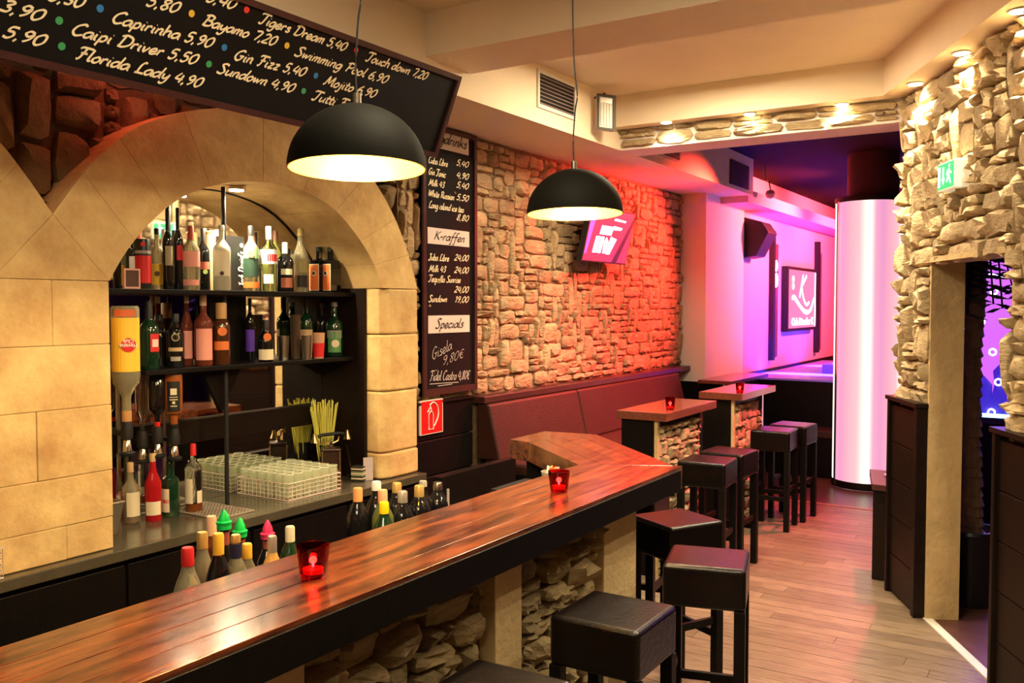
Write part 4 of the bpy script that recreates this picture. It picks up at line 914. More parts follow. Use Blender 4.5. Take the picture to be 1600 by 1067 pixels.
def text_on(t, txt, fz, h, r, width, hgt, m, off=0, rot=0, inv=False, nm_='label_lettering', sc=False):
    p = t.location - (Vector((0, 0, h)) if inv else Vector((0, 0, 0))); dv = -p; a = math.atan2(dv.y, dv.x) + off
    nn = Vector((math.cos(a), math.sin(a), 0)); U = Vector((-nn.y, nn.x, 0)); V = Z1.copy()
    if rot: U, V = Z1.copy(), -U
    c = p + nn * (r * 1.03 + .002) + Z1 * fz * h - U * width / 2 - V * hgt / 2
    if sc:
        mb = MB(); MB.recalc = False; script(mb, txt, c, c + U * width, nn, hgt, 1.5, up=V); MB.recalc = True; return mb.build(nm_, m, t)
    return block_text(nm_, txt, c, U, V, hgt, m, t, width=width, bold=.03)
def ypx(px, X, py=450): return at(px, py, X=X).y
def pxm(p): return FPX / (Vector((p[0], p[1], CH)) - Vector((0, 0, CH))).dot(F)
def onshelf(px, X, z, top, wpx):
    y = ypx(px, X, 450); k = pxm((X, y)); zt = at(px, top, X=X).z; return (X, y, z + .0005), zt - z, wpx / k / 2
GS1, GS2, GR, GC = 'bottles on the upper arch shelf', 'bottles on the lower arch shelf', 'bottle tops behind the bar', 'bottles standing on the back counter'
def B1(px, X, top, w, lab, **k): p, h, r = onshelf(px, X, Z_1, top, w); return bottle('bottle', 'bottle', GS1, lab, p, h, r, **k), h, r
def B2(px, X, top, w, lab, **k): p, h, r = onshelf(px, X, Z_2, top, w); return bottle('bottle', 'bottle', GS2, lab, p, h, r, **k), h, r
# --- upper shelf
B1(205, -3.62, 388, 15, 'small dark bottle with white printed label at the left end of the upper shelf', style='tin', g=G_BLACK, capm=None, labels=((.3, .8, WHT, .7, .4),))
t = B1(223, -3.60, 373, 26, 'round black and red tin with rounded top, left on the upper shelf', style='tin', g=cm((.02, .02, .02), .3), capm=None, labels=((.12, .66, RED, 1.6), (.70, .76, GREY, 1.6)), emb=((.88, .011, RED, .1),))
t = B1(246, -3.66, 357, 20, 'slim clear bottle with yellow label between the tin and the dark wine bottles', style='wine', g=G_PALE, capm=BLK, caph=.1, labels=((.08, .42, YEL, 1.2),), emb=((.26, .012, BRN, 0),))
B1(263, -3.58, 327, 15.5, 'slender black wine bottle with olive label, left of two tall ones on the upper shelf', style='wine', g=G_BLACK, caph=.28, labels=((.30, .54, cm((.32, .27, .14)), .8, .3),))
B1(279, -3.60, 325, 15.5, 'slender black wine bottle with red label, right of two tall ones on the upper shelf', style='wine', g=G_BLACK, caph=.28, labels=((.36, .54, RED, .6, .35),))
B1(299, -3.57, 353, 27, 'clear bottle with red neck capsule and peach label on the upper shelf', style='spirit', g=G_PALE, capm=cm((.45, .06, .03)), caph=.22, labels=((.36, .60, PNK, 1.3), (.07, .16, PNK, 1.0)))
B1(318, -3.66, 357, 20, 'black bottle with red and green oval label behind the red-capped clear bottle', style='spirit', g=G_BLACK, caph=.2, labels=((.34, .46, cm((.5, .10, .06)), .9, .2),), emb=((.30, .012, cm((.35, .45, .12)), .3),))
B1(329, -3.70, 361, 17, 'golden-brown slim tube at the back of the upper shelf beside the frosted bottle', style='tin', g=TAN, capm=GOLD, caph=.05)
B1(347, -3.55, 352, 27, 'frosted bottle with cream label and steel pourer in the middle of the upper shelf', style='spirit', g=G_FROST, capm=SILV, caph=.07, labels=((.22, .60, CRM, 1.1),), emb=((.26, .010, DRK, .0),))
B1(393, -3.60, 353, 25, 'clear green-tinted bottle with strawberry label and black cap on the upper shelf', style='spirit', g=G_PALE, capm=BLK, caph=.15, labels=((.22, .50, cm((.02, .05, .03)), 1.3), (.50, .66, cm((.25, .45, .2)), 1.0), (.05, .14, ORG, 1.2)), emb=((.56, .017, cm((.7, .15, .12)), 0),))
t, h, r = B1(421, -3.57, 354, 26, 'clear vodka-style bottle with white and red label and white red-topped cap', style='spirit', g=G_CLEAR, capm=WHT, caph=.2, labels=((.42, .78 * .82, WHT, 1.3), (.46, .57, RED, .7, .5), (.12, .26, CRM, .6, -.1)))
B1(431, -3.69, 361, 20, 'yellowish bottle with dark neck standing behind the white-capped clear bottle', style='spirit', g=G_OLIVE, capm=BRN, caph=.16)
B1(446, -3.56, 379, 26, 'black round-shouldered bottle with cream cap and brown label on the upper shelf', style='spirit', g=G_BLACK, capm=CRM, caph=.24, labels=((.34, .46, CRM, .7, .2), (.08, .28, cm((.35, .10, .05)), .7, .2)))
B1(457, -3.72, 392, 14, 'pale bottle with small black top at the back between black and tall clear bottles', style='spirit', g=G_PALE, caph=.08)
B1(470, -3.60, 357, 25, 'tall clear bottle with yellow stopper and narrow label, right half of the upper shelf', style='tall', g=G_PALE, capm=cm((.6, .5, .2)), caph=.12, labels=((.30, .50, cm((.40, .33, .12)), .6, .3), (.08, .26, BLK, .7, .3)))
B1(481, -3.70, 405, 14, 'small dark bottle with brown label behind the tall clear bottle on the upper shelf', style='spirit', g=G_BROWN, caph=.1)
for px, X, lab in ((499, -3.64, 'square black bottle with orange framed label, left of two at the shelf end'), (517, -3.58, 'square black bottle with orange framed label, right of two at the shelf end')):
    t, h, r = B1(px, X, 386, 21, lab, style='squat', g=G_BLACK, capm=BLK, caph=.1, sq=True, labels=((.04, .62, CRM, .8), ))
    a = th0(math.atan2(-t.location.y, -t.location.x)); nn = Vector((math.cos(a), math.sin(a), 0)); U_ = Vector((-nn.y, nn.x, 0)); c_ = t.location + nn * (r * 1.065)
    MB().obox(c_, U_, Z1, nn, -r * .86, r * .86, .055 * h, .605 * h, 0, .0012).build('orange_label', ORG, t)
    mb = MB(); disc(mb, c_ + Z1 * h * .42 + nn * .001, U_, Z1, nn, r * .42); mb.build('emblem', CRM, t); mb = MB(); disc(mb, c_ + Z1 * h * .42 + nn * .002, U_, Z1, nn, r * .26); mb.build('emblem_centre', BLK, t)
# black gift carton with white signature
yb = ypx(362, -3.66); zt = at(362, 369, X=-3.64).z
gc = thing('gift_carton', (-3.66, yb, Z_1), 'tall black gift carton with white handwritten lettering on the upper shelf', 'box')
box(-3.72, -3.625, yb - .055, yb + .055, Z_1 + .001, zt).build('carton', cm((.012, .012, .012), .4), gc)
mb = MB(); MB.recalc = False; script(mb, "Jack Daniel's", (-3.6245, yb + .052, Z_1 + .02), (-3.6245, yb + .048, Z_1 + (zt - Z_1) * .72), X1, .038, 1.6, up=-Y1); mb.build('signature', WHT, gc)
mb = MB(); disc(mb, (-3.6245, yb + .035, Z_1 + (zt - Z_1) * .84), Y1, Z1, X1, .011); mb.build('seal', WHT, gc); MB.recalc = True
# small framed card standing on the shelf
yb = ypx(206, -3.52); k = pxm((-3.52, yb))
fc = thing('price_card', (-3.52, yb, Z_1), 'small pink framed card at the left end of the upper shelf', 'card')
w_ = 14 / k; z0 = Z_1 + .001; h_ = .088
mb = MB(); mb.box(-3.525, -3.515, yb - w_, yb + w_, z0, z0 + .008); mb.box(-3.525, -3.515, yb - w_, yb + w_, z0 + h_ - .008, z0 + h_); mb.box(-3.525, -3.515, yb - w_, yb - w_ + .007, z0 + .008, z0 + h_ - .008); mb.box(-3.525, -3.515, yb + w_ - .007, yb + w_, z0 + .008, z0 + h_ - .008); mb.build('frame', cm((.75, .38, .34)), fc)
box(-3.523, -3.518, yb - w_ + .007, yb + w_ - .007, z0 + .008, z0 + h_ - .008).build('picture', cm((.10, .06, .05), .2), fc)
# --- lower shelf
t, h, r = B2(232, -3.57, 470, 30, 'dark green bottle with black neck and red-white label on the lower shelf, leftmost', style='wine', g=G_GREEN, caph=.3, labels=((.26, .52, RED, .5, .6), (.33, .44, WHT, .35, .65)))
t, h, r = B2(248, -3.69, 491, 24, 'near-black bottle standing behind the red-labelled dark green bottle', style='squat', g=G_BLACK, caph=.12)
t, h, r = B2(273, -3.60, 490, 26, 'dark flask-shaped bottle with a beige stag-head style emblem on the lower shelf', style='squat', g=G_BLACK, capm=BLK, caph=.16, labels=((.30, .37, TAN, .9), (.12, .20, GREY, .6)), emb=((.56, .019, cm((.32, .26, .15)), 0), (.56, .014, G_BLACK, 0), (.57, .008, cm((.32, .26, .15)), 0)))
t, h, r = B2(291, -3.66, 463, 20, 'rose bottle with clear neck behind the dark flask-shaped bottle', style='tall', g=G_PINK, capm=SILV, caph=.1, labels=((.10, .50, PNK, .9),))
t, h, r = B2(317, -3.58, 460, 28, 'rose bottle with large pink label and pale neck on the lower shelf', style='wine', g=G_PINK, capm=cm((.55, .35, .25)), caph=.16, labels=((.08, .52, PNK, 1.0, .1),))
t, h, r = B2(345, -3.56, 473, 27, 'short brown bottle with wooden cap and orange round label on the lower shelf', style='squat', g=G_BROWN, capm=WOODC, caph=.26, capr=.026, labels=((.24, .38, ORG, .9),), emb=((.54, .022, ORG, .1),))
t, h, r = B2(390, -3.68, 466, 15, 'slim dark bottle with violet label just right of the black shelf panel', style='spirit', g=G_BLACK, caph=.1, labels=((.15, .5, cm((.12, .04, .45)), 1.0),))
t, h, r = B2(414, -3.56, 500, 26, 'bulbous black bottle with round orange badge and cream base label', style='round', g=G_BLACK, capm=BLK, caph=.25, labels=((.05, .30, CRM, 1.0, .1),), emb=((.60, .020, ORG, .2),))
t, h, r = B2(478, -3.68, 464, 22, 'green bottle with long neck behind the steel cups on the lower shelf', style='wine', g=G_GREEN, caph=.2, labels=((.30, .46, TAN, 1.0),))
t, h, r = B2(503, -3.70, 474, 17, 'dark slim bottle at the back left of the green cream-labelled bottle', style='spirit', g=G_BLACK, caph=.1)
t, h, r = B2(522, -3.60, 472, 27, 'dark green bottle with cream leaf label near the right end of the lower shelf', style='wine', g=G_GREEN, capm=GREY, caph=.08, labels=((.34, .48, GREY, .9), (.08, .46, cm((.10, .28, .10)), .8)), emb=((.24, .022, CRM, .1),))
t, h, r = B2(538, -3.70, 505, 14, 'small black bottle with tiny white label, last on the lower shelf', style='spirit', g=G_BLACK, caph=.1, labels=((.2, .38, CRM, .5),))
def cup(px, X, top, w, lab, m, name='tumbler', band=None, z=Z_2, cat='cup', wall=.92):
    p, h, r = onshelf(px, X, z, top, w); t = thing(name, p, lab, cat, 'cups on the lower arch shelf')
    o = MB().lathe([(.001, 0), (r * .78, 0), (r, h), (r * wall, h), (r * .72, .006), (.001, .006)], p, 22, False).build('cup_body', m, t, smooth=True)
    if band: MB().lathe([(r * .80, h * .05), (r * (.78 + .22 * .6) * 1.015, h * .6)], p, 22, False).build('print', band, t, smooth=True)
cup(442, -3.60, 525, 19, 'brushed grey metal cup left of centre on the lower shelf', steel, 'metal_cup')
cup(461, -3.62, 492, 17, 'tall shaker glass with dark drink on the lower shelf', mat('smoky_glass', (.10, .06, .04), .1, trans=.3), 'shaker_glass')
cup(479, -3.54, 524, 19, 'pale steel shaker cup in front of the long-necked green bottle', steel, 'metal_cup')
cup(497, -3.55, 520, 20, 'tumbler with red and orange print on the lower shelf', mat('peach_glass', (.7, .4, .25), .2, trans=.2), 'tumbler', band=RED)
# --- optics: inverted bottles on dispensers at the left
op = thing('dispenser_rack', (-3.70, 2.45, 1.6), 'upright steel rack strips holding the inverted bottles', 'rack')
for yy in (2.36, 2.48, 2.60, 2.72): box(-3.715, -3.705, yy - .008, yy + .008, .95, 1.48 if yy > 2.47 else 1.86).build('strip', steel, op)
def optic(px, X, ztop, zneck, r, lab, **k):
    y = ypx(px, X, 600); h = ztop - zneck; t = bottle('inverted_bottle', 'bottle', 'inverted bottles on dispensers', lab, (X, y, zneck), h, r, inv=True, **k)
    d = thing('spirit_dispenser', (X, y, zneck - .08), 'black and silver spirit measure under the ' + k.get('nick', lab.split(',')[0]), 'dispenser') if 0 else thing('spirit_dispenser', (X, y, zneck - .08), 'black and silver spirit measure below the ' + lab.split(' held')[0], 'dispenser')
    MB().lathe([(.012, 0), (.020, .004), (.026, -.03), (.024, -.07), (.012, -.075)], (X, y, zneck), 16).build('measure', blackm, d, smooth=True)
    MB().lathe([(.010, -.073), (.016, -.08), (.020, -.125), (.008, -.13)], (X, y, zneck), 16).build('nozzle', chrome, d, smooth=True)
    MB().lathe([(.03, -.128), (.034, -.132), (.03, -.145), (.01, -.146)], (X, y, zneck), 16).build('press_ring', blackm, d, smooth=True)
    box(-3.704, X - .018, y - .01, y + .01, zneck - .06, zneck - .04).build('arm', blackm, d)
    return t, h, y
t, h, y = optic(197, -3.46, 1.80, 1.30, .058, 'large clear rum bottle with yellow label held upside down at the left pier', style='spirit', g=G_PALE, capm=WOODC, caph=.1, labels=((.10, .56, YEL, 1.25), (.03, .09, cm((.6, .12, .03)), .8)))
a = math.atan2(-y, 3.46); nn = Vector((math.cos(a), math.sin(a), 0)); U_ = Vector((-nn.y, nn.x, 0)); c = Vector((-3.46, y, 1.80 - .33 * .50)) + nn * .062
def addw(parent, ob):  # keep world placement of print on a turned bottle
    bpy.context.view_layer.update(); ob.parent = parent; ob.matrix_parent_inverse = parent.matrix_world.inverted(); return ob
mb = MB(); disc(mb, c + U_ * .012, U_, Z1, nn, .030); addw(t, mb.build('red_emblem', RED))
e_ = bpy.data.objects.new('anchor', None); COL.objects.link(e_)
for txt, dz, wd in (('Havana', -.013, .070), ('Club', .006, .042)):
    o = block_text('label_lettering', txt, c + U_ * (.012 + wd / 2) + Z1 * (dz + .018) + nn * .003, -U_, -Z1, .017, WHT, e_, width=wd, bold=.02); addw(t, o)
bpy.data.objects.remove(e_)
t, h, y = optic(245, -3.60, 1.485, 1.24, .037, 'dark unlabelled bottle held upside down behind the lower shelf edge', style='spirit', g=G_BLACK, capm=RED, caph=.1)
t, h, y = optic(271, -3.56, 1.483, 1.225, .040, 'amber square whiskey bottle with black label held upside down', style='squat', g=G_AMB, capm=BLK, caph=.1, labels=((.12, .66, BLK, .75),))
a = math.atan2(-y, 3.56); nn = Vector((math.cos(a), math.sin(a), 0)); U_ = Vector((-nn.y, nn.x, 0)); c = Vector((-3.56, y, 1.37)) + nn * .0445
mb = MB(); mb.obox(c, U_, Z1, nn, -.014, .014, .02, .05, 0, .001); mb.obox(c, U_, Z1, nn, -.018, .018, .008, .011, 0, .001); mb.obox(c, U_, Z1, nn, -.018, .018, -.004, 0, 0, .001); mb.obox(c, U_, Z1, nn, -.006, .006, -.022, -.010, 0, .001); mb.obox(c, U_, Z1, nn, -.014, .014, -.034, -.030, 0, .001)
addw(t, mb.build('label_print', CRM))
t, h, y = optic(221, -3.64, 1.485, 1.22, .030, 'clear empty bottle held upside down between the two dark ones', style='spirit', g=G_CLEAR, capm=BLK, caph=.1)
# --- bottles on the back counter
def BC(px, X, base, top, w, lab, **k):
    y = at(px, base, z=.8105).y; X = at(px, base, z=.8105).x; kk = pxm((X, y)); zt = at(px, top, X=X).z
    return bottle('bottle', 'bottle', GC, lab, (X, y, .8105), zt - .8105, w / kk / 2, **k), zt - .8105, w / kk / 2
BC(205, 0, 816, 722, 28, 'round clear bottle with amber spirit and tall cream label, left on the counter', style='round', g=G_PALE, capm=TAN, caph=.16, labels=((.12, .52, CRM, .8, .35),), liquid=(G_AMB, .46))
BC(240, 0, 813, 708, 26, 'bright red spirit bottle with square cream label on the counter', style='tall', g=G_RED, capm=TAN, caph=.12, labels=((.10, .30, CRM, .95),))
BC(267, 0, 806, 720, 27, 'dark green bottle with arched white-red label on the counter', style='squat', g=G_GREEN, capm=G_GREEN, caph=.1, labels=((.10, .52, CRM, .55, -.7), (.26, .33, RED, .5, -.7)))
BC(303, 0, 799, 693, 26, 'nearly empty clear bottle with bright red cap on the drip mat', style='spirit', g=G_CLEAR, capm=RED, caph=.17, labels=((.14, .50, CRM, .5, -.6), (.14, .32, CRM, .4, .8)), liquid=(G_AMB, .13))
BC(223, 0, 790, 712, 22, 'dark bottle standing behind between the amber and the red one', style='round', g=G_BLACK, capm=BLK, caph=.12)
BC(188, 0, 796, 725, 16, 'orange-red bottle half hidden by the stone pier on the counter', style='spirit', g=G_RED, capm=RED, caph=.2)
pn = thing('steel_container', (-3.62, 2.34, .81), 'open steel container at the foot of the stone pier on the counter', 'container')
mb = MB(); x0, x1, y0, y1, z0, z1 = -3.66, -3.50, 2.24, 2.36, .811, .95
mb.hull8([(x0 + .02, y0 + .02, z0), (x1 - .02, y0 + .02, z0), (x1 - .02, y1 - .02, z0), (x0 + .02, y1 - .02, z0), (x0, y0, z1), (x1, y0, z1), (x1, y1, z1), (x0, y1, z1)]); mb.f = [f for i, f in enumerate(mb.f) if i != 1]; mb.build('tub', steel, pn, solid=.003)
MB().tube([(x0, y0, z1), (x1, y0, z1), (x1, y1, z1), (x0, y1, z1)], .005, 6, closed=True).build('rim', steel, pn)
# drip mat
dm = thing('drip_grid', (-3.55, 2.86, .812), 'fine pale metal drip grid lying on the counter', 'grid')
for i in range(17): x = -3.70 + i * .022; MB().tube([(x, 2.74, .815), (x, 2.95, .815)], .0016, 4).build('wire', mat('drip_wire', (.35, .28, .2), .4), dm)
for i in range(11): yy = 2.74 + i * .021; MB().tube([(-3.70, yy, .8165), (-3.348, yy, .8165)], .0016, 4).build('cross_wire', mat('drip_wire', (.35, .28, .2), .4), dm)
MB().tube([(-3.70, 2.74, .815), (-3.348, 2.74, .815), (-3.348, 2.95, .815), (-3.70, 2.95, .815)], .0035, 6, closed=True).build('rim', mat('drip_wire', (.35, .28, .2), .4), dm)
# --- wire rack with upturned highball glasses
def wire_rack(x0, x1, y0, y1, h, lab, nx=13, step=.028):
    t = thing('wire_rack', ((x0 + x1) / 2, (y0 + y1) / 2, .811), lab, 'rack'); z0 = .8135; wm = mat('white_wire', (.8, .62, .52), .5); rr = .0018
    def ring(z, m=1): MB().tube([(x0, y0, z), (x1, y0, z), (x1, y1, z), (x0, y1, z)], rr * m, 5, closed=True).build('hoop_wire', wm, t)
    nz = max(2, int(h / .021))
    for i in range(nz + 1): ring(z0 + i * h / nz, 1.6 if i in (0, nz) else 1)
    def line(a, b): MB().tube([a, b], rr, 4).build('wire', wm, t)
    n1 = int((y1 - y0) / step); n2 = int((x1 - x0) / step)
    for i in range(n1 + 1):
        yy = y0 + (y1 - y0) * i / n1; line((x1, yy, z0), (x1, yy, z0 + h)); line((x0, yy, z0), (x0, yy, z0 + h)); line((x0, yy, z0), (x1, yy, z0))
    for i in range(n2 + 1): xx = x0 + (x1 - x0) * i / n2; line((xx, y0, z0), (xx, y0, z0 + h)); line((xx, y1, z0), (xx, y1, z0 + h))
    return t
wire_rack(-3.745, -3.368, 3.19, 3.57, .085, 'white wire rack full of clear glasses on the back counter')
milky, nt_, b_ = nm('thin_glass'); b_.inputs['Base Color'].default_value = (.72, .74, .55, 1); b_.inputs['Roughness'].default_value = .08
tr_ = nt_.nodes.new('ShaderNodeBsdfTransparent'); tr_.inputs[0].default_value = (.97, .98, .93, 1); mx_ = nt_.nodes.new('ShaderNodeMixShader'); mx_.inputs[0].default_value = .30
nt_.links.new(tr_.outputs[0], mx_.inputs[1]); nt_.links.new(b_.outputs[0], mx_.inputs[2]); nt_.links.new(mx_.outputs[0], nt_.nodes['Material Output'].inputs[0])
g0 = thing('drinking_glass', (0, 0, 0), 'clear highball glass standing in the white wire rack', 'glass', 'highball glasses in the wire rack')
MB().lathe([(.027, .0), (.0285, .125), (.0265, .125), (.0255, .008), (.001, .006)], (0, 0, 0), 18, False).build('tumbler', milky, g0, smooth=True)
MB().lathe([(.0265, .122), (.029, .1235), (.029, .126), (.0265, .1265)], (0, 0, 0), 18, False).build('rim', mat('glass_rim', (.85, .85, .70), .1), g0, smooth=True)
k = 0
for i in range(6):
    for j in range(6):
        o = g0 if k == 0 else copy_tree(g0); k += 1
        o.location = (-3.745 + .0315 + i * .0628, 3.19 + .032 + j * .0632, .8165)
wire_rack(-3.46, -3.285, 1.50, 1.725, .11, 'white wire basket at the left picture edge on the back counter')
# --- antique telephone
TX, TY = -3.56, 3.70
te = thing('antique_telephone', (TX, TY, .811), 'antique brown and brass telephone beside the glass rack', 'telephone')
bm_ = mat('dark_bakelite', (.04, .018, .012), .25)
MB().lathe([(.075, 0), (.078, .012), (.068, .02), (.064, .03), (.064, .17), (.078, .178), (.078, .188), (.03, .195), (.012, .20), (.012, .225)], (TX, TY, .811), 4).build('body', bm_, te, bevel=.003)
for sx_, sy_ in ((1, 0), (-1, 0), (0, 1), (0, -1)): MB().cyl((TX + sx_ * .068, TY + sy_ * .068, .825), .005, .165, 10).build('brass_post', brass, te)
MB().lathe([(.085, .0), (.085, .008), (.07, .014)], (TX, TY, .8115), 4).build('foot', brass, te)
cd = Vector((TX, TY, 1.035)); hd_ = Vector((.50, .86, .05)).normalized()
MB().tube([tuple(cd - hd_ * .045 + Z1 * .025), tuple(cd - hd_ * .04), tuple(cd - hd_ * .0 - Z1 * .012), tuple(cd + hd_ * .04), tuple(cd + hd_ * .045 + Z1 * .025)], .005, 8).build('cradle', brass, te, smooth=True)
hs = MB().tube([tuple(cd - hd_ * .075 + Z1 * .035), tuple(cd - hd_ * .05 + Z1 * .043), tuple(cd + hd_ * .05 + Z1 * .043), tuple(cd + hd_ * .075 + Z1 * .035)], .010, 10).build('handset', blackm, te, smooth=True)
for s_ in (-1, 1): MB().lathe([(.008, .02), (.012, .0), (.020, -.022), (.024, -.03), (.001, -.028)], tuple(cd + hd_ * .095 * s_ + Z1 * .035), 14).build('ear_cup', brass, hs, smooth=True)
MB().tube([(-3.50 + 0, 3.76, .835), (-3.50, 3.80, .85), (-3.53, 3.82, .90), (-3.55, 3.815, 1.0), tuple(cd + hd_ * .1)], .003, 6).build('cord', bm_, te)
nn = Vector((.8, -.6, 0)); c = Vector((TX + .05, TY - .035, .86)) + nn * .012
MB().lathe([(.034, 0), (.036, .006), (.030, .008), (.001, .008)], c, 24, True, axis=nn).build('dial', brass, te, smooth=True); MB().lathe([(.014, 0), (.014, .011), (.001, .011)], c, 16, True, axis=nn).build('dial_centre', white_p, te)
# straws
sc_ = thing('straw_holder', (-3.66, 3.79, .811), 'dark cup of long pale yellow straws behind the telephone', 'straws')
p0 = Vector((-3.68, 3.775, .811)); MB().lathe([(.001, 0), (.040, 0), (.046, .19), (.043, .19), (.038, .005), (.001, .005)], p0, 20, False).build('cup', blackm, sc_, smooth=True)
rs = random.Random(9); sm_ = mat('straw_yellow', (.80, .74, .14), .4)
for i in range(64):
    a = rs.random() * 2 * PI; r0_ = .030 * math.sqrt(rs.random()); r1_ = .105 * math.sqrt(rs.random()); p = p0 + Vector((r0_ * math.cos(a), r0_ * math.sin(a), .02)); 
    q = p0 + Vector((r1_ * .75 * math.cos(a), min(r1_ * math.sin(a), .055), .41 + rs.uniform(-.03, .04))); q.x = max(q.x, -3.73)
    MB().tube([p, q], .0032, 5).build('straw', sm_, sc_)
# napkins and card holder by the right pier
nh = thing('napkin_stack', (-3.46, 3.99, .811), 'stack of folded dark and pale napkins beside the right pier', 'napkins') 
for i in range(9):
    b_ = .814 + i * .009; MB().obox((-3.44, 3.80, b_), Vector((.95, .3, 0)).normalized(), Vector((-.3, .95, 0)).normalized(), Z1, -.035, .035, -.035, .035, 0, .007).build('napkin', CRM if i % 3 == 1 else (cm((.25, .27, .14)) if i % 2 else cm((.03, .03, .02))), nh)
tag(MB().obox((-3.395, 3.835, .811), Vector((.6, .8, 0)), Z1, Vector((.8, -.6, 0)), -.035, .02, 0, .13, -.003, 0).build('menu_card', mat('milky_card', (.55, .45, .45), .4)), 'upright pale plastic menu card leaning at the right pier', 'card')

# --- bottle rail behind the bar
ra = thing('bottle_rail', (-2.15, 2.3, 0), 'dark steel bottle rail on the working side of the bar', 'rail')
box(-2.35, -1.88, 1.40, 3.34, .76, .78).build('shelf', blackm, ra); box(-2.36, -2.34, 1.45, 3.32, .74, .86).build('lip', steel, ra); box(-2.3, -1.92, 1.5, 1.54, 0, .76).build('leg', blackm, ra); box(-2.3, -1.92, 3.2, 3.24, 0, .76).build('leg', blackm, ra); box(-1.92, -1.842, 1.5, 3.24, .3, .34).build('brace', blackm, ra)
def BR(px, X, top, w, lab, **k):
    y = at(px, top, X=X).y; kk = pxm((X, y)); zt = at(px, top, X=X).z
    return bottle('bottle', 'bottle', GR, lab, (X, y, .7805), zt - .7805, w * 1.36 / kk / 2, **k), zt - .7805, w * 1.36 / kk / 2
BR(293, -2.00, 855, 34, 'round clear bottle with red cap, leftmost of the tops behind the bar', style='neck', g=G_PALE, capm=RED, caph=.13)
BR(316, -2.08, 831, 30, 'clear bottle with gold cap and slanted red band behind the bar', style='neck', g=G_PALE, capm=GOLD, caph=.12, labels=((.42, .50, RED, 1.4),))
BR(330, -2.20, 806, 28, 'bottle with tall peach capped neck at the back of the bar rail group', style='neck', g=G_PINK, capm=cm((.70, .42, .26)), caph=.30)
BR(341, -2.00, 833, 30, 'dark bottle with yellow neck band and red cap top behind the bar', style='neck', g=G_BLACK, capm=YEL, caph=.17)
BR(368, -2.02, 835, 27, 'clear bottle with gold cap and navy neck label behind the bar', style='neck', g=G_PALE, capm=GOLD, caph=.06, labels=((.76, .93, NAVY, 3.1, 0, .0165),))
BR(386, -2.08, 849, 27, 'clear bottle with yellow cap beside the navy necked bottle behind the bar', style='neck', g=G_PALE, capm=YEL, caph=.14, labels=((.45, .62, PNK, 1.4),))
BR(425, -2.03, 837, 26, 'bottle with silver cap and orange neck label near the large candle glass', style='neck', g=cm((.62, .33, .08), .3), capm=SILV, caph=.2)
BR(453, -2.10, 822, 26, 'bottle with tall white-gold cap nearest left of the large candle glass', style='neck', g=G_GREEN, capm=cm((.62, .58, .40)), caph=.27)
def pourer(px, X, top, body_top, w, c, nmc, lab):
    t, h, r = BR(px, X, body_top, w, lab, style='neck', g=G_BLACK, capm=cm(c, .4), caph=.05, capr=.021, labels=((.74, .93, cm((.35, .08, .06)), 3.1, 0, .0155),))
    p = t.location; kk = pxm(p); hh = (at(px, top, X=X).z - at(px, body_top, X=X).z)
    MB().lathe([(.0225, h - .004), (.0235, h + .002), (.017, h + .006), (.015, h + hh * .45), (.008, h + hh * .8), (.002, h + hh)], p, 14).build('pourer', cm(c, .4), t, smooth=True)
GRN = (.0, .55, .10)
pourer(350, -2.12, 796, 816, 26, GRN, 'green', 'bottle with bright green pourer, left one of two green tops behind the bar')
pourer(375, -2.18, 808, 830, 26, GRN, 'green', 'bottle with bright green pourer, right one of two green tops behind the bar')
pourer(418, -2.18, 812, 834, 26, (.75, .03, .14), 'pink', 'bottle with bright pink pourer behind the bar')
BR(559, -2.28, 762, 26, 'dark bottle with tall orange capsule, first of the far group behind the bar', style='neck', g=G_BLACK, capm=cm((.70, .28, .09)), caph=.26)
BR(588, -2.30, 752, 26, 'dark bottle with white cap at the back of the far group behind the bar', style='neck', g=G_BLACK, capm=WHT, caph=.1, labels=((.60, .80, CRM, .5, 0, .014),))
BR(598, -2.20, 765, 26, 'bottle with orange and white capsule right above the yellow cap behind the bar', style='neck', g=G_OLIVE, capm=cm((.72, .36, .18)), caph=.2)
BR(600, -2.10, 784, 26, 'green bottle with bright yellow cap in the far group behind the bar', style='neck', g=G_GREEN, capm=cm((.85, .60, .0)), caph=.13)
BR(620, -2.28, 754, 26, 'dark bottle with gold cap at the back beside the orange-white one', style='neck', g=G_BLACK, capm=GOLD, caph=.12, labels=((.5, .75, CRM, .4, 0, .017),))
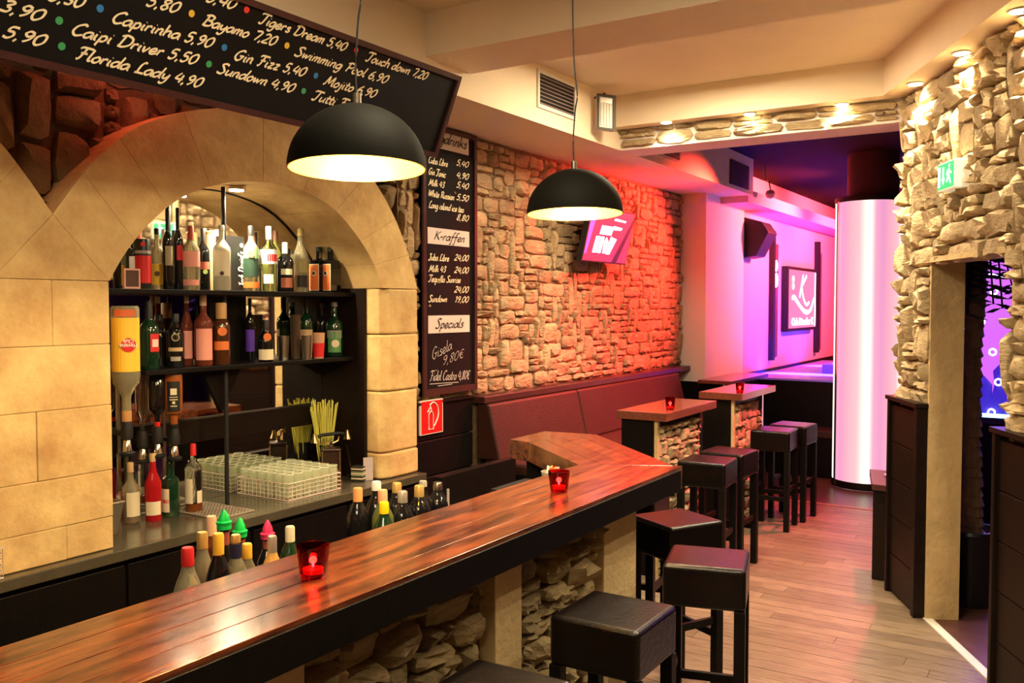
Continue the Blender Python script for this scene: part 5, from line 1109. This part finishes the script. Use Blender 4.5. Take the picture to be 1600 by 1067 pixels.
BR(629, -2.18, 767, 27, 'black bottle with silver cap and small green mark in the far group', style='neck', g=G_BLACK, capm=SILV, caph=.14, labels=((.48, .72, CRM, .4, 0, .018), (.76, .82, cm((.1, .45, .1)), .5, 0, .016)))
BR(655, -2.22, 758, 27, 'black bottle with gold cap and red mark, tilted white label, far group', style='neck', g=G_BLACK, capm=GOLD, caph=.15, labels=((.48, .70, CRM, .4, 0, .018), (.74, .82, RED, .5, 0, .016)))
BR(661, -2.285, 751, 22, 'black bottle with dark metal top behind the gold-capped red-marked one', style='neck', g=G_BLACK, capm=GREY, caph=.08)
BR(684, -2.28, 753, 26, 'dark bottle with metal topped cap, last of the far group behind the bar', style='neck', g=G_BLACK, capm=steel, caph=.12, labels=((.45, .82, CRM, .35, 0, .015),))
p_ = at(700, 764, X=-2.24); tag(MB().cyl((p_.x, p_.y, .781), .006, p_.z - .781, 12).build('glass_tube', mat('pale_tube', (.5, .45, .42), .15, trans=.3)), 'thin pale glass tube standing at the end of the bottle row', 'tube')
# snack cup with paper sachets at the inner corner of the bar
cu_ = thing('sachet_cup', (-2.06, 3.42, .9), 'small clear cup with colourful paper sachets behind the third candle glass', 'cup')
pc2 = at(863, 742, z=1.03); pc2 = Vector((-2.0, at(863, 742, X=-2.0).y, .97)); cu_.location = pc2
MB().lathe([(.001, 0), (.035, 0), (.052, .085), (.049, .085), (.033, .004), (.001, .004)], pc2, 20, False).build('cup', mat('cup_plastic', (.6, .55, .42), .2, trans=.4), cu_, smooth=True)
for i, c in enumerate((CRM, RED, YEL, cm((.1, .15, .4)), WHT, ORG, CRM, PNK)):
    a = i * .8; MB().obox(pc2 + Vector((.02 * math.cos(a), .02 * math.sin(a), .03)), Vector((math.cos(a), math.sin(a), .2)).normalized(), Vector((-math.sin(a) * .3, .1, 1)).normalized(), Vector((-math.sin(a), math.cos(a), 0)), -.012, .012, 0, .075, -.001, .001).build('sachet', c, cu_)
tag(box(-2.25, -1.87, 3.36, 3.66, .94, .969).build('side_shelf', blackm), 'small black shelf at the inner corner of the bar', 'shelf')
